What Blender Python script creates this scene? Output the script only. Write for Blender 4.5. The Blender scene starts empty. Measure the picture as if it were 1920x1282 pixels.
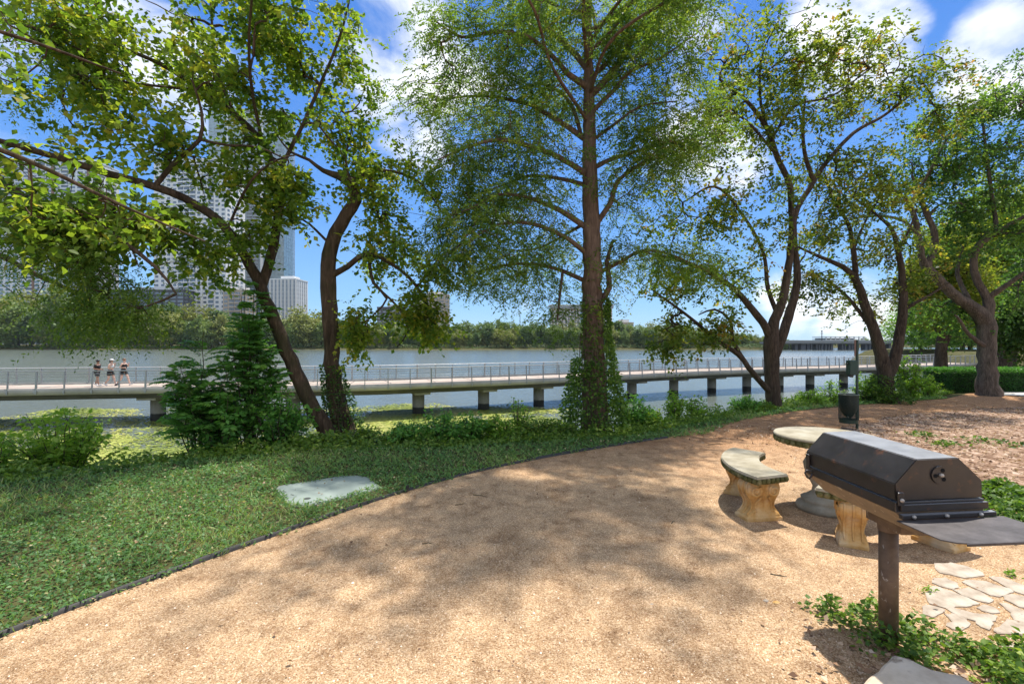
import bpy, bmesh, math, random
import numpy as np
from mathutils import Vector, Matrix
R = math.radians
rng = np.random.default_rng(7)
random.seed(7)
scene = bpy.context.scene
COL = scene.collection

# ------------------------------------------------------------------ camera
FPX = 900.0                      # focal length in pixels of a 1920 px wide picture
CAMZ = 1.6                       # eye height over the gravel
cam_d = bpy.data.cameras.new("camera"); cam = bpy.data.objects.new("camera", cam_d)
COL.objects.link(cam); scene.camera = cam
cam_d.sensor_width = 36.0; cam_d.lens = 36.0 * FPX / 1920.0
cam_d.clip_start = 0.05; cam_d.clip_end = 6000
cam.location = (0, 0, CAMZ); cam.rotation_euler = (R(90), 0, 0)

# ------------------------------------------------------------------ sky, sun, exposure
SUN_DIR = Vector((0.20, 0.30, 1.0)).normalized()
SUN_EL = math.asin(SUN_DIR.z); SUN_AZ = math.atan2(SUN_DIR.x, SUN_DIR.y)
scene.view_settings.view_transform = 'Standard'
scene.view_settings.look = 'None'
scene.view_settings.exposure = 1.13
scene.view_settings.gamma = 1.0
world = bpy.data.worlds.new("World"); scene.world = world; world.use_nodes = True

def build_world():
    nt = world.node_tree; N = nt.nodes; L = nt.links; N.clear()
    out = N.new('ShaderNodeOutputWorld'); bg = N.new('ShaderNodeBackground')
    sky = N.new('ShaderNodeTexSky'); sky.sky_type = 'NISHITA'; sky.sun_disc = False
    sky.sun_elevation = SUN_EL; sky.sun_rotation = SUN_AZ
    sky.air_density = 1.0; sky.dust_density = 0.05; sky.ozone_density = 3.0
    tc = N.new('ShaderNodeTexCoord')
    mp = N.new('ShaderNodeMapping'); mp.inputs['Scale'].default_value = (1, 1, 1.7)
    L.new(tc.outputs['Generated'], mp.inputs[0])
    no = N.new('ShaderNodeTexNoise'); no.inputs['Scale'].default_value = 3.4
    no.inputs['Detail'].default_value = 9; no.inputs['Roughness'].default_value = 0.56
    no.inputs['Distortion'].default_value = 0.25
    L.new(mp.outputs[0], no.inputs['Vector'])
    nrm = N.new('ShaderNodeVectorMath'); nrm.operation = 'NORMALIZE'
    L.new(tc.outputs['Generated'], nrm.inputs[0])
    sepd = N.new('ShaderNodeSeparateXYZ'); L.new(nrm.outputs[0], sepd.inputs[0])
    gr = N.new('ShaderNodeValToRGB'); e = gr.color_ramp.elements
    stops = [(0.0, (1.15, 2.0, 2.95)), (.08, (.75, 1.65, 2.9)), (.25, (.30, 1.05, 2.75)), (.5, (.12, .68, 2.35)), (1.0, (.20, .65, 1.9))]
    while len(e) < len(stops): e.new(.5)
    for i, (p_, c_) in enumerate(stops): e[i].position = p_; e[i].color = (*c_, 1)
    L.new(sepd.outputs['Z'], gr.inputs['Fac'])
    hs = N.new('ShaderNodeMix'); hs.data_type = 'RGBA'; hs.inputs['Factor'].default_value = .9
    L.new(sky.outputs[0], hs.inputs['A']); L.new(gr.outputs['Color'], hs.inputs['B'])
    prev = None
    # (px, py, angular radius in degrees) of the cumulus clumps, then of added fill clouds
    for (px, py, rad, w) in [(735, 60, 7, 1), (760, 235, 6, .8), (880, 90, 8, .8), (1240, 120, 6, .7), (1595, 80, 5.2, .95), (1915, 80, 4.6, 1.0),
                             (1300, 300, 7, .8), (640, 60, 6, .8), (330, 20, 8, .8), (80, 330, 8, .5), (1500, 545, 4, .55),
                             (960, 590, 4, .6), (350, 240, 6, .7), (-400, 100, 14, .8), (2700, 300, 14, .8), (1640, 600, 5, .75), (1130, 30, 5, .8),
                             (Vector((0, -.9, .45)).normalized(), 0, 42, 1.2), (Vector((-.9, -.2, .4)).normalized(), 0, 30, 1), (Vector((.9, -.3, .4)).normalized(), 0, 30, 1), (Vector((0, -.1, 1)).normalized(), 0, 40, 1.25)]:  # unseen clouds behind and overhead, added as neutral white fill light
        d = px if isinstance(px, Vector) else Vector(((px - 960) / FPX, 1.0, (641 - py) / FPX)).normalized()
        dp = N.new('ShaderNodeVectorMath'); dp.operation = 'DOT_PRODUCT'
        L.new(nrm.outputs[0], dp.inputs[0]); dp.inputs[1].default_value = d
        mr = N.new('ShaderNodeMapRange'); mr.interpolation_type = 'SMOOTHSTEP'
        L.new(dp.outputs['Value'], mr.inputs['Value'])
        mr.inputs['From Min'].default_value = math.cos(R(rad * 1.45)); mr.inputs['From Max'].default_value = math.cos(R(rad * .25))
        mr.inputs['To Min'].default_value = 0; mr.inputs['To Max'].default_value = 0.30 * w
        if prev is None: prev = mr.outputs['Result']
        else:
            mx = N.new('ShaderNodeMath'); mx.operation = 'MAXIMUM'
            L.new(prev, mx.inputs[0]); L.new(mr.outputs['Result'], mx.inputs[1]); prev = mx.outputs[0]
    add = N.new('ShaderNodeMath'); add.operation = 'ADD'
    L.new(no.outputs['Fac'], add.inputs[0]); L.new(prev, add.inputs[1])
    ramp = N.new('ShaderNodeMapRange'); ramp.interpolation_type = 'SMOOTHSTEP'
    ramp.inputs['From Min'].default_value = 0.66; ramp.inputs['From Max'].default_value = 0.86
    ramp.inputs['To Max'].default_value = 0.92
    L.new(add.outputs[0], ramp.inputs['Value'])
    mix = N.new('ShaderNodeMix'); mix.data_type = 'RGBA'
    L.new(ramp.outputs['Result'], mix.inputs['Factor'])
    L.new(hs.outputs['Result'], mix.inputs['A'])
    cr = N.new('ShaderNodeValToRGB'); cr.color_ramp.elements[0].position = .45; cr.color_ramp.elements[0].color = (3.0, 3.2, 3.5, 1)
    cr.color_ramp.elements[1].position = .68; cr.color_ramp.elements[1].color = (4.3, 4.3, 4.3, 1)
    L.new(no.outputs['Fac'], cr.inputs['Fac']); L.new(cr.outputs['Color'], mix.inputs['B'])
    L.new(mix.outputs['Result'], bg.inputs['Color']); bg.inputs['Strength'].default_value = 0.15
    L.new(bg.outputs[0], out.inputs['Surface'])
build_world()

sun_d = bpy.data.lights.new("sun", 'SUN'); sun_d.energy = 3.05; sun_d.angle = R(0.9); sun_d.color = (1.0, .95, .87)
sun = bpy.data.objects.new("sun", sun_d); COL.objects.link(sun)
sun.rotation_euler = SUN_DIR.to_track_quat('Z', 'Y').to_euler()
scene.cycles.max_bounces = 7; scene.cycles.diffuse_bounces = 3; scene.cycles.glossy_bounces = 3
scene.cycles.transmission_bounces = 4; scene.cycles.transparent_max_bounces = 8
scene.cycles.caustics_reflective = False; scene.cycles.caustics_refractive = False

# ------------------------------------------------------------------ helpers
def P(px, py, Y):
    """World point seen at pixel (px, py) of the 1920 px photograph at distance Y in front of the camera."""
    return np.array(((px - 960) / FPX * Y, Y, CAMZ + (641 - py) / FPX * Y))

def link(o, parent=None):
    COL.objects.link(o)
    if parent is not None: o.parent = parent
    return o

def tag(o, label=None, cat=None, group=None, kind=None):
    if label: o['label'] = label
    if cat: o['category'] = cat
    if group: o['group'] = group
    if kind: o['kind'] = kind
    return o

def empty(name, loc=(0, 0, 0), rz=0.0, label=None, cat=None, group=None):
    o = bpy.data.objects.new(name, None); o.location = loc; o.rotation_euler = (0, 0, rz)
    o.empty_display_size = .1
    link(o); return tag(o, label, cat, group)

def copy_tree(root, loc=None, rz=None, scale=None):
    r = root.copy(); COL.objects.link(r)
    if loc is not None: r.location = loc
    if rz is not None: r.rotation_euler = (0, 0, rz)
    if scale is not None: r.scale = scale
    for ch in list(root.children):
        c = ch.copy(); COL.objects.link(c); c.parent = r
        for g in ch.children:
            d = g.copy(); COL.objects.link(d); d.parent = c
    return r

def mesh_from(name, V, F4=None, F3=None, tint=None, smooth=False):
    V = np.asarray(V, dtype=np.float32).reshape(-1, 3)
    me = bpy.data.meshes.new(name)
    me.vertices.add(len(V)); me.vertices.foreach_set('co', V.ravel())
    n4 = 0 if F4 is None else len(F4); n3 = 0 if F3 is None else len(F3)
    idx = []; start = []
    if n4:
        F4 = np.asarray(F4, dtype=np.int32).reshape(-1, 4); idx.append(F4.ravel()); start.append(np.arange(n4) * 4)
    if n3:
        F3 = np.asarray(F3, dtype=np.int32).reshape(-1, 3); idx.append(F3.ravel()); start.append(n4 * 4 + np.arange(n3) * 3)
    idx = np.concatenate(idx).astype(np.int32); start = np.concatenate(start).astype(np.int32)
    me.loops.add(len(idx)); me.loops.foreach_set('vertex_index', idx)
    me.polygons.add(n4 + n3); me.polygons.foreach_set('loop_start', start)
    if smooth: me.polygons.foreach_set('use_smooth', np.ones(n4 + n3, dtype=bool))
    me.update(calc_edges=True)
    if tint is not None:
        a = me.attributes.new('tint', 'FLOAT', 'POINT'); a.data.foreach_set('value', np.asarray(tint, dtype=np.float32))
    return me

def obj(name, me, mat, parent=None):
    if isinstance(me, bmesh.types.BMesh):
        bm = me; me = bpy.data.meshes.new(name); bm.to_mesh(me); bm.free()
    if mat is not None and len(me.materials) == 0: me.materials.append(mat)
    return link(bpy.data.objects.new(name, me), parent)

# bmesh pieces
def add_box(bm, c, s, rot=None, bev=0.0):
    r = bmesh.ops.create_cube(bm, size=1.0)
    vs = r['verts']
    M = Matrix.Translation(Vector(c)) @ (rot.to_4x4() if rot is not None else Matrix.Identity(4)) @ Matrix.Diagonal((s[0], s[1], s[2], 1))
    bmesh.ops.transform(bm, matrix=M, verts=vs)
    if bev > 0:
        es = list({e for v in vs for e in v.link_edges})
        bmesh.ops.bevel(bm, geom=es, offset=bev, segments=2, affect='EDGES', profile=.5)

def add_cyl(bm, a, b, r1, r2=None, seg=12, caps=True):
    a = Vector(a); b = Vector(b); d = b - a
    if r2 is None: r2 = r1
    M = Matrix.Translation((a + b) / 2) @ d.to_track_quat('Z', 'Y').to_matrix().to_4x4()
    bmesh.ops.create_cone(bm, cap_ends=caps, segments=seg, radius1=r1, radius2=r2, depth=d.length, matrix=M)

def add_lathe(bm, prof, c=(0, 0, 0), seg=32):
    rings = []
    for (r, z) in prof:
        rings.append([bm.verts.new((c[0] + r * math.cos(2 * math.pi * i / seg), c[1] + r * math.sin(2 * math.pi * i / seg), c[2] + z)) for i in range(seg)])
    for a, b in zip(rings[:-1], rings[1:]):
        for i in range(seg):
            bm.faces.new((a[i], a[(i + 1) % seg], b[(i + 1) % seg], b[i]))
    bm.faces.new(rings[0][::-1]); bm.faces.new(rings[-1])

def add_prism(bm, pts, z0, z1, M=None):
    """closed outline pts (x,y) extruded from z0 to z1, then placed with M"""
    M = M or Matrix.Identity(4)
    lo = [bm.verts.new(M @ Vector((x, y, z0))) for x, y in pts]; hi = [bm.verts.new(M @ Vector((x, y, z1))) for x, y in pts]
    n = len(pts)
    fs = [bm.faces.new(lo[::-1]), bm.faces.new(hi)]
    for i in range(n): fs.append(bm.faces.new((lo[i], lo[(i + 1) % n], hi[(i + 1) % n], hi[i])))
    return lo + hi

# tubes (numpy)
class Tubes:
    def __init__(s): s.V = []; s.F = []; s.n = 0
    def add(s, pts, rad, k=6, ridge=0.0, seed=0, cap=False):
        pts = np.asarray(pts, float); rad = np.asarray(rad, float); m = len(pts)
        if m < 2: return
        T = np.gradient(pts, axis=0); T /= np.linalg.norm(T, axis=1)[:, None] + 1e-9
        ref = np.array((1., 0, 0)) if abs(T[0, 0]) < .8 else np.array((0, 1., 0))
        u = np.cross(T[0], ref); u /= np.linalg.norm(u); U = [u]
        for i in range(1, m):
            u = U[-1] - T[i] * np.dot(U[-1], T[i]); u /= np.linalg.norm(u) + 1e-9; U.append(u)
        U = np.array(U); W = np.cross(T, U)
        a = np.arange(k) * 2 * math.pi / k
        rr = np.repeat(rad[:, None], k, 1)
        if ridge > 0:
            g = np.random.default_rng(seed)
            ph = g.uniform(0, 6.28, 6)
            t = np.arange(m)[:, None] * .35
            rr = rr * (1 + ridge * (np.sin(5 * a[None] + ph[0] + .5 * np.sin(t * .7 + ph[1])) * .5 + np.sin(11 * a[None] + ph[2] + np.sin(t + ph[3])) * .35 + g.normal(0, .45, (m, k)) * .6
                                    + np.sin(t * .5 + ph[4]) * .4 + np.sin(2 * a[None] + ph[5] + t * .2) * .6))
        V = pts[:, None] + rr[..., None] * (np.cos(a)[None, :, None] * U[:, None] + np.sin(a)[None, :, None] * W[:, None])
        i = np.arange(m - 1)[:, None]; j = np.arange(k)[None]
        b = s.n
        F = np.stack([b + i * k + j, b + i * k + (j + 1) % k, b + (i + 1) * k + (j + 1) % k, b + (i + 1) * k + j], -1).reshape(-1, 4)
        s.V.append(V.reshape(-1, 3)); s.F.append(F); s.n += m * k
    def mesh(s, name, smooth=True): return mesh_from(name, np.concatenate(s.V), F4=np.concatenate(s.F), smooth=smooth)

def spline(ctrl, step):
    """Catmull-Rom through ctrl rows (x,y,z,r...)"""
    c = np.asarray(ctrl, float)
    c = np.vstack([2 * c[0] - c[1], c, 2 * c[-1] - c[-2]]); c[:, 3:] = np.maximum(c[:, 3:], 1e-4)
    out = []
    for i in range(1, len(c) - 2):
        p0, p1, p2, p3 = c[i - 1:i + 3]
        n = max(2, int(np.linalg.norm(p2[:3] - p1[:3]) / step))
        t = (np.arange(n) / n)[:, None]
        out.append(.5 * (2 * p1 + (p2 - p0) * t + (2 * p0 - 5 * p1 + 4 * p2 - p3) * t ** 2 + (-p0 + 3 * p1 - 3 * p2 + p3) * t ** 3))
    out.append(c[-2][None])
    return np.vstack(out)

# leaves: each a folded quad (optionally drooping)
def leaf_quads(pos, axis, size, width, g, fold=.25, six=False):
    """pos (n,3) leaf base, axis (n,3) unit leaf direction, size (n,)"""
    n = len(pos)
    ref = g.normal(0, .55, (n, 3)); ref[:, 2] += 1.0
    side = np.cross(axis, ref); side /= np.linalg.norm(side, axis=1)[:, None] + 1e-9
    up = np.cross(side, axis)
    s = size[:, None]
    if six:   # broad lobed leaf, 7 vertices (six round the rim plus the mid rib), 4 quads worth of tris
        a = pos; b = pos + axis * s
        l1 = pos + axis * s * .30 + side * s * width * .5 + up * s * fold * .5
        r1 = pos + axis * s * .30 - side * s * width * .5 + up * s * fold * .5
        l2 = pos + axis * s * .66 + side * s * width * .27 + up * s * fold * .35
        r2 = pos + axis * s * .66 - side * s * width * .27 + up * s * fold * .35
        m = pos + axis * s * .5
        V = np.stack([a, r1, r2, b, l2, l1, m], 1).reshape(-1, 3)
        o = (np.arange(n) * 7)[:, None]
        F = np.concatenate([o + np.array([[0, 1, 2, 6]]), o + np.array([[6, 2, 3, 4]]), o + np.array([[0, 6, 4, 5]])])
        return V, F, 7
    a = pos; b = pos + axis * s
    mid = pos + axis * s * .45 + up * s * fold * .35
    l = mid + side * s * width * .5; r = mid - side * s * width * .5
    V = np.stack([a, r, b, l], 1).reshape(-1, 3)
    F = np.arange(4 * n).reshape(-1, 4)
    return V, F, 4

def unit(v): return v / (np.linalg.norm(v, axis=-1, keepdims=True) + 1e-9)

# ------------------------------------------------------------------ materials
def new_mat(name):
    m = bpy.data.materials.new(name); m.use_nodes = True
    nt = m.node_tree; b = nt.nodes['Principled BSDF']
    return m, nt, nt.nodes, nt.links, b

def noise(N, L, vec, scale, detail=4, rough=.55, dist=0.0):
    n = N.new('ShaderNodeTexNoise'); n.inputs['Scale'].default_value = scale; n.inputs['Detail'].default_value = detail
    n.inputs['Roughness'].default_value = rough; n.inputs['Distortion'].default_value = dist
    if vec is not None: L.new(vec, n.inputs['Vector'])
    return n.outputs['Fac']

def ramp(N, L, fac, stops, interp='LINEAR'):
    r = N.new('ShaderNodeValToRGB'); r.color_ramp.interpolation = interp
    e = r.color_ramp.elements
    while len(e) < len(stops): e.new(.5)
    for i, (p, c) in enumerate(stops):
        e[i].position = p; e[i].color = (*c, 1) if len(c) == 3 else c
    L.new(fac, r.inputs['Fac']); return r.outputs['Color']

def mixc(N, L, fac, a, b, mode='MIX'):
    m = N.new('ShaderNodeMix'); m.data_type = 'RGBA'; m.blend_type = mode
    if isinstance(fac, float): m.inputs['Factor'].default_value = fac
    else: L.new(fac, m.inputs['Factor'])
    for k, v in (('A', a), ('B', b)):
        if isinstance(v, tuple): m.inputs[k].default_value = (*v, 1)
        else: L.new(v, m.inputs[k])
    return m.outputs['Result']

def bump(N, L, h, strength, dist, b, prev=None):
    n = N.new('ShaderNodeBump'); n.inputs['Strength'].default_value = strength; n.inputs['Distance'].default_value = dist
    L.new(h, n.inputs['Height'])
    if prev is not None: L.new(prev, n.inputs['Normal'])
    L.new(n.outputs[0], b.inputs['Normal']); return n.outputs[0]

def coords(N, L, kind='Object', scale=(1, 1, 1)):
    t = N.new('ShaderNodeTexCoord'); m = N.new('ShaderNodeMapping'); m.inputs['Scale'].default_value = scale
    L.new(t.outputs[kind], m.inputs[0]); return m.outputs[0]

def mat_plain(name, c1, c2=None, scale=8, rough=.6, metal=0.0, bmp=0.0, bscale=60, coord='Object', bdist=.002, spec=.5):
    m, nt, N, L, b = new_mat(name)
    v = coords(N, L, coord)
    if c2 is None: c2 = tuple(x * .8 for x in c1)
    f = noise(N, L, v, scale, 5, .6)
    L.new(ramp(N, L, f, [(.3, c2), (.7, c1)]), b.inputs['Base Color'])
    b.inputs['Roughness'].default_value = rough; b.inputs['Metallic'].default_value = metal
    b.inputs['Specular IOR Level'].default_value = spec
    if bmp: bump(N, L, noise(N, L, v, bscale, 5, .6), bmp, bdist, b)
    return m

def mat_leaf(name, stops, trans=.4, rough=.5, tr_gain=(1.3, 1.35, .6), spec=.3):
    m, nt, N, L, b = new_mat(name)
    at = N.new('ShaderNodeAttribute'); at.attribute_name = 'tint'
    col = ramp(N, L, at.outputs['Fac'], stops)
    L.new(col, b.inputs['Base Color']); b.inputs['Roughness'].default_value = rough
    b.inputs['Specular IOR Level'].default_value = spec
    tl = N.new('ShaderNodeBsdfTranslucent')
    g = mixc(N, L, 1.0, col, tr_gain, 'MULTIPLY')
    L.new(g, tl.inputs['Color'])
    ms = N.new('ShaderNodeMixShader'); ms.inputs[0].default_value = trans
    L.new(b.outputs[0], ms.inputs[1]); L.new(tl.outputs[0], ms.inputs[2])
    L.new(ms.outputs[0], N['Material Output'].inputs['Surface'])
    return m

def mat_bark(name, dark, light, sc=9, moss=None, strength=1.0):
    m, nt, N, L, b = new_mat(name)
    v = coords(N, L, 'Object', (1, 1, .16))
    f1 = noise(N, L, v, sc * 2.2, 6, .65, .6)
    v2 = coords(N, L, 'Object', (1, 1, .35))
    f2 = noise(N, L, v2, sc * .35, 4, .6)
    c = ramp(N, L, f1, [(.36, dark), (.52, tuple((a + 2 * d) / 3 for a, d in zip(light, dark))), (.68, light)])
    c = mixc(N, L, ramp(N, L, f2, [(.35, (0, 0, 0)), (.75, (.5, .5, .5))]), c, tuple(x * 1.3 for x in light))
    if moss:
        f3 = noise(N, L, coords(N, L, 'Object'), 1.6, 5, .6)
        c = mixc(N, L, ramp(N, L, f3, [(.5, (0, 0, 0)), (.72, (.7, .7, .7))]), c, moss)
    L.new(c, b.inputs['Base Color']); b.inputs['Roughness'].default_value = .9; b.inputs['Specular IOR Level'].default_value = .15
    bump(N, L, f1, strength, .03, b)
    return m
# ------------------------------------------------------------------ terrain
WATER_Z = -3.4
CREST = np.array([(-3000, -400), (-400, -60), (-100, -12), (-40, -3), (-15, 2.6), (-8, 4.6), (-5.6, 5.3), (-4.4, 6.3), (-2.75, 6.9), (-.86, 7.1), (.33, 7.5), (1.9, 7.9), (3.4, 9.05), (5.1, 10.4),
                  (6.5, 11.3), (8.8, 12.4), (12.3, 13.8), (16, 16.5), (24, 25), (32, 31), (44, 38), (56, 48), (63, 66), (80, 92), (200, 150), (600, 400), (3000, 1500)], float)
def crest_y(x): return np.interp(x, CREST[:, 0], CREST[:, 1])
def sstep(t): t = np.clip(t, 0, 1); return t * t * (3 - 2 * t)
def far_shore(x): return 312 + 6 * np.sin(x * .021) + 4 * np.sin(x * .057 + 1) + 120 * sstep((x - 165) / 40.)
def ground_z(x, y):
    x = np.asarray(x, float); y = np.asarray(y, float)
    d = y - crest_y(x)
    z = -4.4 * sstep((d - .1) / 7.5) - .02 * np.clip(d, 0, .6)
    e = y - far_shore(x)
    z = z + (e > -12) * (sstep((e + 12) / 16.) * 2.6 + np.clip(e, 0, 600) * .012)
    mound = sstep((17.5 - np.hypot(x - 82, y - 92)) / 7.)                  # wooded point beyond the landing
    z = np.maximum(z, -4.4 + 4.6 * mound * (mound > 0))
    return z

def build_terrain():
    t = np.linspace(-1, 1, 241); xs = np.sinh(t * 6.2) / np.sinh(6.2) * 2950
    u = np.linspace(0, 1, 260); ys = -30 + np.sinh(u * 5.4) / np.sinh(5.4) * 3600
    ys = np.unique(np.concatenate([ys, np.linspace(3, 26, 60), np.linspace(285, 345, 24), np.linspace(405, 460, 14)]))
    X, Y = np.meshgrid(xs, ys); Z = ground_z(X, Y)
    V = np.stack([X, Y, Z], -1).reshape(-1, 3); nx = len(xs); ny = len(ys)
    i, j = np.meshgrid(np.arange(ny - 1), np.arange(nx - 1), indexing='ij'); a = (i * nx + j).ravel()
    F = np.stack([a, a + 1, a + nx + 1, a + nx], 1)
    m, nt, N, L, b = new_mat('soil')
    v = coords(N, L)
    f = noise(N, L, v, 1.3, 6, .65)
    c = ramp(N, L, f, [(.3, (.055, .06, .02)), (.55, (.09, .085, .035)), (.75, (.13, .10, .06))])
    L.new(c, b.inputs['Base Color']); b.inputs['Roughness'].default_value = .95; b.inputs['Specular IOR Level'].default_value = .1
    bump(N, L, noise(N, L, v, 25, 5, .6), .8, .02, b)
    o = obj('ground', mesh_from('ground', V, F4=F, smooth=True), m)
    tag(o, kind='structure')
build_terrain()

def sheet(name, pts, z, mat, kind='structure'):
    bm = bmesh.new(); bm.faces.new([bm.verts.new((x, y, z)) for x, y in pts]); bmesh.ops.triangulate(bm, faces=bm.faces[:])
    bmesh.ops.recalc_face_normals(bm, faces=bm.faces[:])
    for f in bm.faces:
        if f.normal.z < 0: f.normal_flip()
    return tag(obj(name, bm, mat), kind=kind)

def pip(px, py, poly):
    inside = np.zeros(len(px), bool); n = len(poly)
    for i in range(n):
        x1, y1 = poly[i]; x2, y2 = poly[(i + 1) % n]
        c = ((y1 > py) != (y2 > py)) & (px < (x2 - x1) * (py - y1) / (y2 - y1 + 1e-12) + x1)
        inside ^= c
    return inside

def rough_line(pts, amp, step, seed):
    g = np.random.default_rng(seed); p = spline([(x, y, 0, 0) for x, y in pts], step)[:, :2]
    k = g.normal(0, amp, (len(p), 2)); k[1:-1] = (k[:-2] + 2 * k[1:-1] + k[2:]) / 3; k[0] = k[-1] = 0
    return [tuple(v) for v in (p + k)]

EDGE = [(-4.6, -1.5), (-3.9, .4), (-3.3, 1.5), (-2.77, 2.6), (-2.32, 3.37), (-1.75, 4.25), (-1.18, 5.07), (-.5, 5.83), (.3, 6.5), (1.0, 7.0), (1.86, 7.55), (2.6, 8.0)]
EDGE_S = [tuple(p[:2]) for p in spline([(x, y, 0, 0) for x, y in EDGE], .08)]
# ---- gravel of crushed granite
def gravel_mat():
    m, nt, N, L, b = new_mat('decomposed_granite')
    v = coords(N, L)
    big = noise(N, L, v, .55, 4, .6)
    med = noise(N, L, v, 5, 6, .7)
    fine = noise(N, L, v, 120, 4, .75)
    vo = N.new('ShaderNodeTexVoronoi'); vo.inputs['Scale'].default_value = 170; L.new(v, vo.inputs['Vector'])
    vo2 = N.new('ShaderNodeTexVoronoi'); vo2.inputs['Scale'].default_value = 38; L.new(v, vo2.inputs['Vector'])
    base = ramp(N, L, fine, [(.30, (.07, .035, .02)), (.41, (.34, .215, .115)), (.53, (.56, .395, .24)), (.66, (.86, .72, .54))])
    pebble = ramp(N, L, vo.outputs['Color'], [(0, (.75, .60, .50)), (.5, (1, 1, 1)), (1, (1.25, 1.15, 1.05))])
    base = mixc(N, L, .8, base, pebble, 'MULTIPLY')
    base = mixc(N, L, .85, base, ramp(N, L, med, [(.34, (.55, .50, .46)), (.48, (.92, .90, .87)), (.66, (1.15, 1.12, 1.08))]), 'MULTIPLY')
    base = mixc(N, L, ramp(N, L, vo2.outputs['Distance'], [(.0, (.8, .8, .8)), (.10, (0, 0, 0))]), base, (.14, .08, .05))
    sc = noise(N, L, coords(N, L, 'Object', (1.6, .7, 1)), 2.1, 5, .7, 1.2)
    base = mixc(N, L, .55, base, ramp(N, L, sc, [(.36, (.62, .56, .50)), (.5, (1, .99, .98)), (.7, (1.08, 1.08, 1.07))]), 'MULTIPLY')
    # redder, coarser granite toward the lake side (the path is laid with darker fines there)
    sep = N.new('ShaderNodeSeparateXYZ'); t = N.new('ShaderNodeTexCoord'); L.new(t.outputs['Object'], sep.inputs[0])
    mr = N.new('ShaderNodeMapRange'); mr.inputs['From Min'].default_value = 5.4; mr.inputs['From Max'].default_value = 8.0
    ad = N.new('ShaderNodeMath'); ad.operation = 'MULTIPLY_ADD'; L.new(big, ad.inputs[0]); ad.inputs[1].default_value = 3.0
    L.new(sep.outputs['Y'], ad.inputs[2])
    sb = N.new('ShaderNodeMath'); sb.operation = 'SUBTRACT'; L.new(ad.outputs[0], sb.inputs[0]); sb.inputs[1].default_value = 1.5
    L.new(sb.outputs[0], mr.inputs['Value'])
    base = mixc(N, L, mr.outputs['Result'], base, mixc(N, L, 1.0, base, (.76, .64, .57), 'MULTIPLY'))
    L.new(base, b.inputs['Base Color']); b.inputs['Roughness'].default_value = .95; b.inputs['Specular IOR Level'].default_value = .15
    n1 = bump(N, L, med, .55, .03, b)
    n2 = bump(N, L, fine, .9, .008, b, n1)
    bump(N, L, vo.outputs['Distance'], .5, .006, b, n2)
    return m
M_GRAVEL = gravel_mat()
crest_g = [(x, float(crest_y(x)) - .25) for x in (3.0, 3.4, 4.2, 5.1, 5.8, 6.5, 7.6, 8.8, 10.5, 12.3, 14, 16, 20)]
gravel_poly = EDGE_S + crest_g + [(30, 20), (30, -8), (-4.6, -8)]
sheet('gravel_path', gravel_poly, .004, M_GRAVEL)
# small relief: scattered stones of the gravel itself
def build_pebbles():
    g = np.random.default_rng(11); n = 90000
    y = 1.9 + g.random(n) ** 1.7 * 7; x = g.uniform(-1, 1, n) * y * 1.15
    ok = pip(x, y, gravel_poly); x = x[ok]; y = y[ok]; n = len(x)
    r = np.clip(g.lognormal(-6.0, .45, n), .001, .011)
    base = np.array([(1, 0, 0), (.3, .9, 0), (-.8, .6, 0), (-.8, -.6, 0), (.3, -.9, 0), (0, 0, 1.)])
    a = g.uniform(0, 6.28, n); c, s = np.cos(a), np.sin(a)
    sc = g.uniform(.7, 1.3, (n, 6, 3))
    B = base[None] * sc; B[..., 2] *= .8
    V = np.empty((n, 6, 3)); V[..., 0] = (B[..., 0] * c[:, None] - B[..., 1] * s[:, None]) * r[:, None] + x[:, None]
    V[..., 1] = (B[..., 0] * s[:, None] + B[..., 1] * c[:, None]) * r[:, None] + y[:, None]; V[..., 2] = B[..., 2] * r[:, None] + .003
    o = (np.arange(n) * 6)[:, None, None]
    F = (o + np.array([[0, 1, 5], [1, 2, 5], [2, 3, 5], [3, 4, 5], [4, 0, 5]])[None]).reshape(-1, 3)
    m = mat_leaf('pebble_stone', [(0, (.13, .07, .045)), (.25, (.36, .22, .13)), (.7, (.62, .42, .27)), (1, (.86, .76, .62))], trans=0.0, rough=.85)
    tint = np.repeat(g.random(n), 6)
    o = obj('loose_gravel', mesh_from('loose_gravel', V.reshape(-1, 3), F3=F, tint=tint), m)
    tag(o, 'loose granite chips scattered over the tan gravel', 'gravel', kind='stuff')
build_pebbles()

# ---- leaf mulch bed at the right
def mulch_mat():
    m, nt, N, L, b = new_mat('leaf_mulch')
    v = coords(N, L)
    vo = N.new('ShaderNodeTexVoronoi'); vo.inputs['Scale'].default_value = 17; L.new(v, vo.inputs['Vector'])
    c = ramp(N, L, vo.outputs['Color'], [(0, (.10, .055, .035)), (.4, (.27, .17, .11)), (.7, (.42, .29, .21)), (1, (.56, .45, .36))])
    c = mixc(N, L, .8, c, ramp(N, L, noise(N, L, v, 2.4, 5, .65), [(.3, (.5, .45, .42)), (.6, (1, 1, 1))]), 'MULTIPLY')
    L.new(c, b.inputs['Base Color']); b.inputs['Roughness'].default_value = .95; b.inputs['Specular IOR Level'].default_value = .1
    bump(N, L, vo.outputs['Distance'], .8, .02, b); return m
mulch_poly = rough_line([(5.3, 8.4), (6.6, 9.2), (8.3, 10.3), (11.5, 11.6), (14.5, 12.4), (20, 12.8), (26, 9), (22, 4), (10, 3.2), (6.6, 4.3), (5.7, 5.3), (4.7, 5.9), (4.4, 6.7), (4.6, 7.6), (5.3, 8.4)], .10, .3, 5)
sheet('mulch_bed', mulch_poly[:-1], .008, mulch_mat())
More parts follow.
